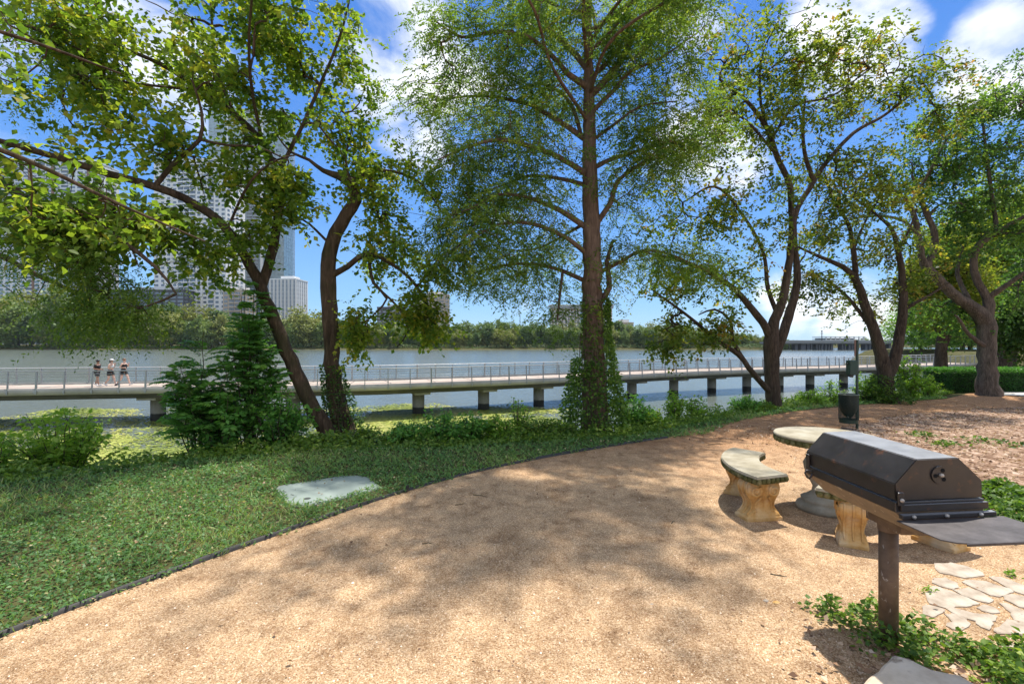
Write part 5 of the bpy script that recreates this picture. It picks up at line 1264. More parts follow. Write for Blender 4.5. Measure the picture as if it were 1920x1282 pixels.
def person(label, loc, rz, skin, top_m, bot_m, hair_m, J, topk='tank', hat=False, hair_long=False, height=1.0):
    """J: joint dict in a body frame, +x = walking direction, y = left, z up"""
    root = empty('person', loc, rz, label, 'person', 'people walking on the boardwalk'); root.scale = (height,) * 3
    names = list(J.keys()); V = [J[k][:3] for k in names]; rad = [J[k][3] for k in names]; ix = {k: i for i, k in enumerate(names)}
    E = []
    for ch in (['pelvis', 'waist', 'chest', 'shc', 'neck', 'head_lo', 'head', 'head_top'], ['head', 'nose'],
               ['pelvis', 'hipL', 'kneeL', 'calfL', 'ankL', 'toeL'], ['pelvis', 'hipR', 'kneeR', 'calfR', 'ankR', 'toeR'],
               ['shc', 'shL', 'elbL', 'wrL', 'palmL'], ['shc', 'shR', 'elbR', 'wrR', 'palmR']):
        for a, b_ in zip(ch[:-1], ch[1:]): E.append((ix[a], ix[b_]))
    # fingers and thumb of both hands
    for sd in 'LR':
        pm = Vector(J['palm' + sd][:3]); d = (pm - Vector(J['wr' + sd][:3])).normalized(); sidev = d.cross(Vector((0, 1, 0)));
        sidev = sidev.normalized() if sidev.length > .1 else Vector((0, 0, 1))
        for k, (o_, ln) in enumerate([(-.027, .055), (-.009, .066), (.009, .062), (.027, .05), (.045, .03)]):
            b0 = pm + sidev * o_; b1 = b0 + (d + (sidev * .9 if k == 4 else Vector((0, 0, -.1)))).normalized() * ln; b2 = b1 + (d + Vector((0, 0, -.8))).normalized() * ln * .4
            n = len(V); V += [tuple(b1), tuple(b2)]; rad += [.009, .007]; E += [(ix['palm' + sd], n), (n, n + 1)]
    b = skin_mesh('body', V, E, rad, ix['pelvis'], skin, root)
    # clothing: closed lofts that follow the body joints
    def rr(k): r = J[k][3]; return r if isinstance(r, tuple) else (r, r)
    def loft(bm, rings, k=16):
        """rings: centre (x,y,z), axis, radius front-back, radius sideways"""
        prev = None; first = None
        for c, ax, ra, rb in rings:
            ax = Vector(ax).normalized(); sd = Vector((0, 1, 0)); fw = sd.cross(ax).normalized(); sd = ax.cross(fw)
            ring = [bm.verts.new(Vector(c) + fw * ra * math.cos(t) + sd * rb * math.sin(t)) for t in [2 * math.pi * i / k for i in range(k)]]
            if prev:
                for i in range(k): bm.faces.new((prev[i], prev[(i + 1) % k], ring[(i + 1) % k], ring[i]))
            else: first = ring
            prev = ring
        bm.faces.new(first[::-1]); bm.faces.new(prev)
    def mixj(a_, b_, t):
        A, B = J[a_], J[b_]; return tuple(A[i] * (1 - t) + B[i] * t for i in range(3))
    pw = J['pelvis']; ww = J['waist']; cw = J['chest']; kx = rr('pelvis')[1] / .155
    bm = bmesh.new()
    loft(bm, [((0, 0, .83), (0, 0, 1), .115 * kx, .165 * kx), ((0, 0, .90), (0, 0, 1), .138 * kx, .180 * kx), ((pw[0], 0, .97), (0, 0, 1), .132 * kx, .168 * kx), ((ww[0] * .8, 0, 1.04), (0, 0, 1), .112 * kx, .146 * kx)])
    for sd_ in 'LR':
        q0 = Vector(J['hip' + sd_][:3]); q1 = Vector(J['knee' + sd_][:3]); d = q1 - q0
        loft(bm, [(q0 - d * .05, -d, .100 * kx, .094 * kx), (q0 + d * .2, -d, .104 * kx, .096 * kx), (q0 + d * (.62 if topk == 'tee' else .48), -d, .094 * kx, .088 * kx)], 12)
    bmesh.ops.recalc_face_normals(bm, faces=bm.faces[:])
    for f in bm.faces: f.smooth = len(f.verts) == 4
    obj('shorts', bm, bot_m, root)
    bm = bmesh.new(); z0 = 1.00 if topk != 'crop' else 1.16
    Rg = []
    for z in ([1.0, 1.06, 1.13, 1.20, 1.27, 1.33, 1.385] if z0 == 1.0 else [1.16, 1.20, 1.26, 1.32, 1.37]):
        x = float(np.interp(z, [.92, 1.06, 1.24, 1.38], [0, J['waist'][0], J['chest'][0], J['shc'][0]]))
        fa = float(np.interp(z, [1.0, 1.06, 1.18, 1.26, 1.34, 1.385], [.128, .118, .130, .136, .105, .070])) * kx; sb = float(np.interp(z, [1.0, 1.06, 1.18, 1.26, 1.34, 1.385], [.158, .148, .160, .170, .172, .120])) * kx
        Rg.append(((x, 0, z), (0, 0, 1), fa, sb))
    loft(bm, Rg)
    if topk == 'tee':
        for sd_ in 'LR':
            q0 = Vector(J['sh' + sd_][:3]); d = Vector(J['elb' + sd_][:3]) - q0
            loft(bm, [(q0 - d * .18, -d, .062, .062), (q0 + d * .1, -d, .068, .066), (q0 + d * .62, -d, .060, .058)], 12)
    bmesh.ops.recalc_face_normals(bm, faces=bm.faces[:])
    for f in bm.faces: f.smooth = len(f.verts) == 4
    obj('top', bm, top_m, root)
    hd = Vector(J['head'][:3]); bm = bmesh.new(); bmesh.ops.create_uvsphere(bm, u_segments=16, v_segments=10, radius=1, matrix=Matrix.Translation(hd + Vector((-.018, 0, .03))) @ Matrix.Diagonal((.102, .088, .108, 1)))
    bmesh.ops.create_uvsphere(bm, u_segments=10, v_segments=8, radius=1, matrix=Matrix.Translation(hd + Vector((-.105, 0, .05 if not hair_long else -.02))) @ Matrix.Diagonal((.05, .045, .05 if not hair_long else .10, 1)))
    for f in bm.faces: f.smooth = True
    obj('hair', bm, hair_m, root)
    bm = bmesh.new()
    for sy in (-1, 1): bmesh.ops.create_uvsphere(bm, u_segments=8, v_segments=6, radius=.012, matrix=Matrix.Translation(hd + Vector((.078, sy * .032, .012))))
    obj('eyes', bm, mat_dark, root)
    bm = bmesh.new(); add_box(bm, hd + Vector((.082, 0, -.048)), (.012, .04, .010), None, .003); obj('mouth', bm, mat_lip, root)
    for sy in (-1, 1):
        bm = bmesh.new(); bmesh.ops.create_uvsphere(bm, u_segments=8, v_segments=6, radius=1, matrix=Matrix.Translation(hd + Vector((0, sy * .082, 0))) @ Matrix.Diagonal((.018, .009, .03, 1))); obj('ear', bm, skin, root)
    if hat:
        bm = bmesh.new(); bmesh.ops.create_uvsphere(bm, u_segments=16, v_segments=10, radius=1, matrix=Matrix.Translation(hd + Vector((-.008, 0, .065))) @ Matrix.Diagonal((.108, .094, .075, 1)))
        add_box(bm, hd + Vector((.12, 0, .062)), (.09, .14, .012), None, .004); obj('cap', bm, mat_white, root)
    for k, sd in enumerate('LR'):
        a = Vector(J['ank' + sd][:3]); t = Vector(J['toe' + sd][:3]); d = (t - a); ang = math.atan2(-d.z - .055, d.x)
        bm = bmesh.new(); add_box(bm, (.055, 0, -.045), (.27, .092, .075), None, .028)
        bmesh.ops.transform(bm, matrix=Matrix.Translation(a) @ Matrix.Rotation(ang, 4, 'Y'), verts=bm.verts[:]); obj('shoe', bm, mat_white if k or topk != 'crop' else mat_dark, root)
mat_dark = mat_plain('black_fabric', (.012, .012, .014), rough=.8); mat_lip = mat_plain('lip', (.30, .12, .10)); mat_white = mat_plain('white_rubber', (.75, .74, .72), rough=.6)
def walker(stride, elbow, lead='L', lean=.02, wide=1.0):
    s = stride; k = wide; l, r = ('L', 'R') if lead == 'L' else ('R', 'L'); yl = .085 if lead == 'L' else -.085
    J = {'pelvis': (0, 0, .92, (.125 * k, .155 * k)), 'waist': (lean, 0, 1.06, (.098 * k, .125 * k)), 'chest': (lean * 1.8, 0, 1.24, (.112 * k, .145 * k)), 'shc': (lean * 2, 0, 1.38, .085), 'neck': (lean * 2.2, 0, 1.45, .052), 'head_lo': (lean * 2.5 + .012, 0, 1.53, .066), 'head': (lean * 2.7 + .01, 0, 1.59, .084), 'head_top': (lean * 2.7, 0, 1.655, .058), 'nose': (lean * 2.7 + .098, 0, 1.585, .012)}
    J['hip' + l] = (.03, yl, .86, .090 * k); J['knee' + l] = (s * .62, yl, .49, .058 * k); J['calf' + l] = (s * .72, yl, .33, .055 * k); J['ank' + l] = (s, yl, .10, .034); J['toe' + l] = (s + .14, yl, .085, .028)
    J['hip' + r] = (-.03, -yl, .86, .090 * k); J['knee' + r] = (-s * .18, -yl, .47, .058 * k); J['calf' + r] = (-s * .55, -yl, .32, .055 * k); J['ank' + r] = (-s * 1.05, -yl, .17, .034); J['toe' + r] = (-s * 1.05 + .10, -yl, .055, .028)
    for sd, sg, el in ((l, 1 if yl > 0 else -1, elbow[0]), (r, -1 if yl > 0 else 1, elbow[1])):
        J['sh' + sd] = (lean * 2, .17 * sg * k, 1.36, .052); ex, ez, wx, wz = el
        J['elb' + sd] = (ex, .215 * sg * k, ez, .038); J['wr' + sd] = (wx, .15 * sg, wz, .024); v = unit(np.array((wx - ex, -.065 * sg, wz - ez))); J['palm' + sd] = (wx + v[0] * .06, .15 * sg + v[1] * .06, wz + v[2] * .06, .026)
    return J
def skinm(n, c): return mat_plain(n, c, tuple(x * .88 for x in c), scale=3, rough=.55)
Yp = 30.6
def ppos(px, Y): return ((px - 960) / FPX * Y, Y, DECK_Z + .0)
person('leftmost walker in a black T-shirt and dark shorts with dark hair tied back', ppos(182, 30.4), R(4), skinm('brown_skin', (.36, .19, .12)), mat_dark, mat_plain('charcoal_fabric', (.035, .037, .045), rough=.8), mat_plain('black_hair', (.012, .009, .008), rough=.4),
       walker(.16, ((-.02, 1.12, .22, 1.10), (-.06, 1.12, .18, 1.07)), 'R', .02, 1.12), 'tee', height=.985)
person('middle walker in a pale crop top, black shorts and white cap with dark hair', ppos(207, 30.6), R(3), skinm('light_skin', (.62, .39, .29)), mat_plain('pale_grey_fabric', (.55, .60, .60), rough=.8), mat_dark, mat_plain('dark_brown_hair', (.03, .018, .012), rough=.4),
       walker(.26, ((.06, 1.15, .17, 1.36), (.02, 1.13, .16, 1.30)), 'L', .03, 1.06), 'crop', hat=True, hair_long=True)
person('rightmost walker in a black tank top and shorts, light brown hair, wide stride', ppos(232, 31.0), R(-2), skinm('fair_skin', (.66, .42, .32)), mat_dark, mat_dark, mat_plain('light_brown_hair', (.20, .11, .06), rough=.45),
       walker(.34, ((.10, 1.17, .20, 1.33), (-.08, 1.13, .12, 1.12)), 'L', .015, 1.03), 'tank', height=1.02)

# ------------------------------------------------------------------ cast-stone table and benches
def stone_mat():
    m, nt, N, L, b = new_mat('cast_stone'); v = coords(N, L)
    f = noise(N, L, v, 6, 6, .65); c = ramp(N, L, f, [(.3, (.25, .22, .15)), (.5, (.36, .32, .235)), (.7, (.45, .42, .33))])
    geo = N.new('ShaderNodeNewGeometry'); sep = N.new('ShaderNodeSeparateXYZ'); L.new(geo.outputs['Normal'], sep.inputs[0])
    L.new(c, b.inputs['Base Color']); b.inputs['Roughness'].default_value = .88; b.inputs['Specular IOR Level'].default_value = .2
    bump(N, L, noise(N, L, v, 90, 5, .7), .35, .004, b); return m
def leg_mat():
    m, nt, N, L, b = new_mat('ochre_cast_stone'); v = coords(N, L)
    f = noise(N, L, v, 7, 6, .65); c = ramp(N, L, f, [(.28, (.34, .165, .045)), (.5, (.58, .34, .12)), (.72, (.68, .49, .26))])
    c = mixc(N, L, ramp(N, L, noise(N, L, v, 3, 4, .6), [(.5, (0, 0, 0)), (.7, (.6, .6, .6))]), c, (.60, .54, .43))
    L.new(c, b.inputs['Base Color']); b.inputs['Roughness'].default_value = .85; b.inputs['Specular IOR Level'].default_value = .2
    bump(N, L, noise(N, L, v, 70, 5, .7), .4, .004, b); return m
def moss_mat():
    m, nt, N, L, b = new_mat('mossy_cast_stone'); v = coords(N, L)
    f = noise(N, L, v, 14, 6, .7); c = ramp(N, L, f, [(.3, (.05, .05, .018)), (.5, (.12, .115, .045)), (.66, (.25, .21, .11)), (.8, (.42, .37, .25))])
    L.new(c, b.inputs['Base Color']); b.inputs['Roughness'].default_value = .95; b.inputs['Specular IOR Level'].default_value = .1
    bump(N, L, noise(N, L, v, 80, 5, .7), .5, .004, b); return m
M_STONE, M_LEG, M_MOSS = stone_mat(), leg_mat(), moss_mat()

def spiral_pts(cx, cz, r0, turns, sg, a0=0):
    n = 26; return [(cx + sg * (r0 * (1 - .8 * t)) * math.cos(a0 + t * turns * 6.283), cz + (r0 * (1 - .8 * t)) * math.sin(a0 + t * turns * 6.283)) for t in np.linspace(0, 1, n)]

def scroll_leg(parent, loc, rz, H=.36, W=.30, Tk=.17):
    """scrolled pedestal leg; W across (local x), Tk thick (local y)"""
    prof = [(0, .62), (.03, .62), (.055, .60), (.07, .50), (.10, .445), (.14, .40), (.20, .365), (.26, .36), (.33, .375), (.42, .42), (.52, .475), (.62, .53), (.72, .565), (.82, .57), (.90, .545), (.96, .50), (1.0, .50)]
    prof = [(0, .60), (.10, .60), (.12, .57), (.16, .55), (.20, .50), (.25, .44), (.31, .39), (.38, .37), (.45, .38), (.52, .42), (.60, .48), (.68, .53), (.76, .56), (.85, .56), (.92, .53), (.965, .48), (1, .48)]
    o = empty('tmp_leg', (0, 0, 0)); bpy.data.objects.remove(o)
    bm = bmesh.new(); half = [(w * W * .92, z * H) for z, w in prof]
    pts = [(x, z) for x, z in half] + [(-x, z) for x, z in reversed(half)]
    M = Matrix.Rotation(R(90), 4, 'X')
    for (s_, t0) in ((1.0, Tk * .5), (.9, Tk * .56)):
        pass
    # depth also varies with height: stack of slices
    rows = []
    for (z, w) in prof:
        dpt = Tk * (.50 + .22 * (w - .37) / .2); x = w * W * .92; ch = .012
        rows.append([bm.verts.new(p) for p in [(-x + ch, -dpt, z * H), (-x * .5, -dpt - .004, z * H), (x * .5, -dpt - .004, z * H), (x - ch, -dpt, z * H), (x, -dpt + ch, z * H), (x, dpt - ch, z * H), (x - ch, dpt, z * H), (x * .5, dpt + .004, z * H), (-x * .5, dpt + .004, z * H), (-x + ch, dpt, z * H), (-x, dpt - ch, z * H), (-x, -dpt + ch, z * H)]])
    for a, b in zip(rows[:-1], rows[1:]):
        for i in range(12): bm.faces.new((a[i], a[(i + 1) % 12], b[(i + 1) % 12], b[i]))
    bm.faces.new(rows[0][::-1]); bm.faces.new(rows[-1])
    leg = obj('leg', bm, M_LEG, parent); leg.location = loc; leg.rotation_euler = (0, 0, rz)
    tb = Tubes()
    for sy in (-1, 1):
        for sx in (-1, 1):
            q = spiral_pts(sx * W * .29, H * .76, W * .17, 1.7, sx, 2.2); yy = sy * (Tk * .70 + .002)
            tb.add([(x, yy, z) for x, z in q], np.linspace(.017, .008, len(q)), 6)
            q2 = [(sx * W * (.10 + .16 * math.sin(t * 2.6)), H * (.62 - .42 * t)) for t in np.linspace(0, 1, 14)]
            tb.add([(x, sy * (Tk * .52 + .012 * math.cos(t * 5) + .010), z) for t, (x, z) in zip(np.linspace(0, 1, 14), q2)], np.linspace(.014, .008, 14), 6)
            q = spiral_pts(sx * W * .27, H * .21, W * .09, 1.4, sx, -2.2); tb.add([(x, sy * (Tk * .60), z) for x, z in q], np.linspace(.011, .006, len(q)), 6)
        tb.add([(0, sy * (Tk * .66), H * .86), (0, sy * (Tk * .66), H * .74), (0, sy * (Tk * .55), H * .5), (0, sy * (Tk * .52), H * .3)], [.004, .013, .008, .004], 6)
    for sx in (-1, 1):
        for yy in (-.5, 0, .5):
            tb.add([(sx * (w * W * .92 + .002), yy * Tk * .9, z * H) for z, w in prof[3:-1]], [.009] * (len(prof) - 4), 6)
    tm = tb.mesh('carving'); bm = bmesh.new(); bm.from_mesh(leg.data); bm.from_mesh(tm); bm.to_mesh(leg.data); bm.free()
    bm = bmesh.new(); add_box(bm, (0, 0, .018), (W * 1.16, Tk * 1.5, .036), None, .008); obj('plinth', bm, M_LEG, leg)
    return leg

def egg_edge(pts, closed, zc, outn, spacing, r):
    """row of rounded eggs along an outline, seen on the outer face"""
    V = []; F = []; pts = np.asarray(pts); seg = np.diff(np.vstack([pts, pts[:1]]) if closed else pts, axis=0); L = np.linalg.norm(seg, axis=1); cum = np.concatenate([[0], np.cumsum(L)])
    bm = bmesh.new()
    for d in np.arange(spacing / 2, cum[-1], spacing):
        i = min(len(L) - 1, int(np.searchsorted(cum, d) - 1)); t = (d - cum[i]) / L[i]; p = pts[i] + seg[i] * t; ang = math.atan2(seg[i][1], seg[i][0])
        bmesh.ops.create_uvsphere(bm, u_segments=8, v_segments=6, radius=1, matrix=Matrix.Translation((p[0], p[1], zc)) @ Matrix.Rotation(ang, 4, 'Z') @ Matrix.Diagonal((spacing * .46, r * .55, r, 1)))
    for f in bm.faces: f.smooth = True
    return bm

def bench(label, ctr, r0, r1, a0, a1, legs, H=.43, th=.074):
    mid = (a0 + a1) / 2; bc = (ctr[0] + (r0 + r1) / 2 * math.cos(mid), ctr[1] + (r0 + r1) / 2 * math.sin(mid))
    root = empty('curved_bench', (*bc, 0), 0, label, 'bench', 'curved cast-stone benches round the table')
    n = 26; A = np.linspace(a0, a1, n)
    def outline(e): return [(ctr[0] - bc[0] + (r1 + e) * math.cos(a), ctr[1] - bc[1] + (r1 + e) * math.sin(a)) for a in np.linspace(a0 - e / r1, a1 + e / r1, n)] + [(ctr[0] - bc[0] + (r0 - e) * math.cos(a), ctr[1] - bc[1] + (r0 - e) * math.sin(a)) for a in np.linspace(a1 + e / r0, a0 - e / r0, n)]
    bm = bmesh.new(); add_prism(bm, outline(-.006), H - .010, H); add_prism(bm, outline(0), H - .022, H - .0101); obj('seat', bm, M_STONE, root)
    bm = bmesh.new(); add_prism(bm, outline(-.012), H - th, H - .0222)
    ed = obj('seat_edge', bm, M_MOSS, root)
    obj('egg_moulding', egg_edge(outline(-.008), True, H - th * .60, None, .052, .027), M_MOSS, ed)
    for (a, w) in legs:
        rm = (r0 + r1) / 2 - .0; scroll_leg(root, (ctr[0] - bc[0] + rm * math.cos(a), ctr[1] - bc[1] + rm * math.sin(a), 0), a, H - th, w, .13)
    return root
bench('curved cast-stone bench standing left of the round table, nearer the lawn', (3.15, 4.5), .74, 1.09, R(129), R(199), [(R(143), .28), (R(188), .30)])
bench('curved cast-stone bench mostly hidden behind the black grill', (3.12, 4.57), .66, .99, R(226), R(298), [(R(241), .28), (R(288), .26)])

def table():
    x, y = 2.985, 4.58; root = empty('round_table', (x, y, 0), 0, 'round cast-stone garden table with a mossy moulded rim behind the grill', 'table')
    bm = bmesh.new(); add_lathe(bm, [(.424, .695), (.432, .70), (.432, .712), (.425, .72)], seg=72); obj('table_top', bm, M_STONE, root)
    bm = bmesh.new(); add_lathe(bm, [(.36, .630), (.405, .638), (.415, .655), (.421, .6945)], seg=72); rim = obj('table_rim', bm, M_MOSS, root)
    pts = [(.419 * math.cos(a), .419 * math.sin(a)) for a in np.linspace(0, 6.283, 97)[:-1]]
    obj('egg_moulding', egg_edge(pts, True, 0.668, None, .06, .030), M_MOSS, rim)
    bm = bmesh.new(); add_lathe(bm, [(.235, 0), (.245, .03), (.235, .055), (.19, .07), (.195, .09), (.20, .11), (.16, .13), (.11, .17), (.10, .22), (.14, .30), (.17, .38), (.18, .44), (.14, .52), (.11, .56), (.18, .60), (.24, .6295)], seg=40)
    for f in bm.faces: f.smooth = True
    obj('pedestal', bm, M_STONE, root)
table()

# ------------------------------------------------------------------ park grill
def grill():
    gx, gy = 2.0, 2.55
    root = empty('park_grill', (gx, gy, 0), 0, 'black covered park barbecue grill on a rusty steel post with a front shelf', 'barbecue grill')
    def painted():
        m, nt, N, L, b = new_mat('weathered_black_steel'); v = coords(N, L)
        c = ramp(N, L, noise(N, L, v, 5, 6, .65), [(.3, (.018, .014, .013)), (.7, (.040, .033, .031))])
        rust = ramp(N, L, noise(N, L, v, 9, 7, .72), [(.57, (0, 0, 0)), (.68, (.85, .85, .85))]); c = mixc(N, L, rust, c, (.15, .06, .028))
        chip = ramp(N, L, noise(N, L, v, 28, 5, .7), [(.71, (0, 0, 0)), (.725, (.9, .9, .9))]); c = mixc(N, L, chip, c, (.42, .36, .31))
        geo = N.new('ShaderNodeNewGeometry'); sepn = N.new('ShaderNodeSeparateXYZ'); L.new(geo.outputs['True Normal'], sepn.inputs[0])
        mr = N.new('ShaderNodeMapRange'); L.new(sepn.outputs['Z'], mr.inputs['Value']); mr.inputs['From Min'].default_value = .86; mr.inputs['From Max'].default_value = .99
        top_sheen = N.new('ShaderNodeMath'); top_sheen.operation = 'MULTIPLY'; L.new(mr.outputs['Result'], top_sheen.inputs[0]); L.new(ramp(N, L, noise(N, L, v, 3.5, 6, .6), [(.25, (.55, .55, .55)), (.6, (1, 1, 1))]), top_sheen.inputs[1])
        c = mixc(N, L, top_sheen.outputs[0], c, (.33, .335, .35))      # sky and sun sheen painted pale into the upward faces
        L.new(c, b.inputs['Base Color']); L.new(ramp(N, L, noise(N, L, v, 12, 5, .6), [(.3, (.34, .34, .34)), (.7, (.52, .52, .52))]), b.inputs['Roughness']); b.inputs['Specular IOR Level'].default_value = .6; b.inputs['Metallic'].default_value = .3; b.inputs['Coat Weight'].default_value = .45; b.inputs['Coat Roughness'].default_value = .26
        bb = bump(N, L, noise(N, L, v, 3.2, 3, .5), .35, .02, b); bump(N, L, noise(N, L, v, 60, 4, .6), .12, .002, b, bb); return m
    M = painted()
    def rusty(name, a, c, metal=.2, sc_=.63):
        m, nt, N, L, b = new_mat(name); v = coords(N, L)
        col = ramp(N, L, noise(N, L, v, 7, 7, .7), [(.3, a), (.55, tuple((p + q) / 2 for p, q in zip(a, c))), (.72, c)]); scr = ramp(N, L, noise(N, L, coords(N, L, 'Object', (1, 1, .35)), 32, 3, .6, .8), [(sc_, (0, 0, 0)), (sc_ + .04, (.8, .8, .8))])
        L.new(mixc(N, L, scr, col, (.42, .36, .28)), b.inputs['Base Color']); b.inputs['Roughness'].default_value = .6; b.inputs['Metallic'].default_value = metal; bump(N, L, noise(N, L, v, 50, 4, .6), .2, .003, b); return m
    MP = rusty('rusty_post_steel', (.085, .05, .028), (.24, .15, .08)); MU = rusty('sunlit_belly_steel', (.11, .075, .045), (.27, .19, .12)); MS = rusty('bare_shelf_steel', (.06, .055, .055), (.17, .155, .155), .7, .74)
    MB = mat_plain('zinc_bolt', (.55, .50, .44), (.35, .30, .25), scale=60, rough=.45, metal=.6)
    tilt = Matrix.Rotation(R(-2.4), 4, 'Y')
    # local frame of the cooking box: x across, y along (near end = -), z up, origin on the post axis at hood-bottom height
    zc = .874; BX = .0; y0, y1 = -.33, .34
    T = Matrix.Translation((-.024, 0, zc)) @ tilt
    def put(name, bm, mat, parent=root, b=0):
        bmesh.ops.transform(bm, matrix=T, verts=bm.verts[:]); bmesh.ops.recalc_face_normals(bm, faces=bm.faces[:]); return obj(name, bm, mat, parent)
    RY = Matrix.Rotation(R(90), 4, 'X')       # prism (x,z) outlines extruded along y
    def pr(bm, pts, ya, yb): return add_prism(bm, pts, -yb, -ya, RY)
    hood_o = [(-.202, 0), (.202, 0), (.202, .078), (.096, .188), (-.096, .188), (-.202, .078)]
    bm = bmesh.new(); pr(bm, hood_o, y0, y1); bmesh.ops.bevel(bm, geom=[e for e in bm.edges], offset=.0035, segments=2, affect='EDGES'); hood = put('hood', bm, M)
    bm = bmesh.new()
    add_cyl(bm, (.005, y0 - .007, .112), (.005, y0 - .0005, .112), .040, seg=32)
    vent = put('vent_disc', bm, M, hood)
    bm = bmesh.new()
    for a in (65, 185, 305): add_cyl(bm, (.005 + .024 * math.cos(R(a)), y0 - .0085, .112 + .024 * math.sin(R(a))), (.005 + .024 * math.cos(R(a)), y0 - .0072, .112 + .024 * math.sin(R(a))), .0095, seg=16)
    put('vent_hole', bm, mat_plain('hole_black', (.004, .004, .004), rough=1), hood)  # holes drawn as near-black discs, their inner shade put into the colour
    bm = bmesh.new(); bmesh.ops.create_uvsphere(bm, u_segments=12, v_segments=8, radius=.010, matrix=Matrix.Translation((.005, y0 - .012, .112))); put('vent_bolt', bm, MB, hood)
    # firebox: upright rim and tapering belly
    box_o = [(-.207, -.052), (-.207, -.006), (.207, -.006), (.207, -.052)]
    bm = bmesh.new(); pr(bm, box_o[::-1], y0 - .004, y1 + .004); bmesh.ops.bevel(bm, geom=[e for e in bm.edges], offset=.003, segments=1, affect='EDGES'); fb = put('firebox', bm, M)
    bm = bmesh.new(); pr(bm, [(-.206, -.0525), (-.10, -.165), (.10, -.165), (.206, -.0525)], y0 + .0, y1); put('firebox_belly', bm, MU, fb)  # sunlight reflected onto the underside is put into this tan colour
    bm = bmesh.new(); add_box(bm, (.01, y0 - .012, -.030), (.40, .012, .030), None, .002); add_box(bm, (.015, y0 - .022, -.066), (.43, .026, .022), None, .004); put('end_flange', bm, M, fb)
    bm = bmesh.new()
    for bx_ in (-.150, .0, .155): bmesh.ops.create_uvsphere(bm, u_segments=12, v_segments=8, radius=.0095, matrix=Matrix.Translation((bx_, y0 - .037, -.064)))
    put('flange_bolts', bm, MB, fb)
    bm = bmesh.new(); add_box(bm, (-.188, y0 - .013, .012), (.028, .010, .062), None, .003); br = put('hinge_plate', bm, M, fb)
    bm = bmesh.new(); bmesh.ops.create_uvsphere(bm, u_segments=12, v_segments=8, radius=.0095, matrix=Matrix.Translation((-.188, y0 - .021, .008))); put('hinge_bolt', bm, MB, br)
    bm = bmesh.new(); add_box(bm, (-.212, y1 - .03, .03), (.008, .028, .075), None, .002); put('far_hinge_plate', bm, M, fb)
    # loop handle on the far left side
    tb = Tubes(); hy = y1 - .06
    hp = np.array([(-.205, hy, -.028), (-.242, hy, -.02), (-.250, hy, -.035), (-.238, hy, -.062), (-.226, hy, -.070), (-.214, hy, -.058), (-.207, hy, -.040)])
    hp = np.array([tuple(T @ Vector(p)) for p in hp]); tb.add(hp, [.0055] * 7, 8); obj('handle', tb.mesh('handle'), M, root)
    # shelf
    bm = bmesh.new(); s0, s1, f = -.235, .265, y0 - .028
    out = [(s0 + .01, f), (s1, f), (s1 + .02, f - .235), (s1 - .01, f - .262), (s0 + .10, f - .262), (s0 + .055, f - .25), (s0 + .02, f - .215)]
    vs = add_prism(bm, out, -.083, -.078); bmesh.ops.bevel(bm, geom=[e for e in bm.edges], offset=.0015, segments=2, affect='EDGES')
    put('shelf', bm, MS, root)
    bm = bmesh.new(); add_box(bm, (.02, f - .262, -.0845), (.34, .006, .012), None, .002); put('shelf_lip', bm, MS, root)
    # swivel bracket and post
    bm = bmesh.new(); add_box(bm, (-.005, -.03, .672), (.10, .24, .075), None, .004); obj('swivel_bracket', bm, MP, root)
    bm = bmesh.new(); add_cyl(bm, (0, 0, -.1), (0, 0, .64), .0435, .0435, 40)
    for fc in bm.faces: fc.smooth = len(fc.verts) == 4
    add_cyl(bm, (0, 0, .60), (0, 0, .636), .049, .049, 40); obj('post', bm, MP, root)
grill()

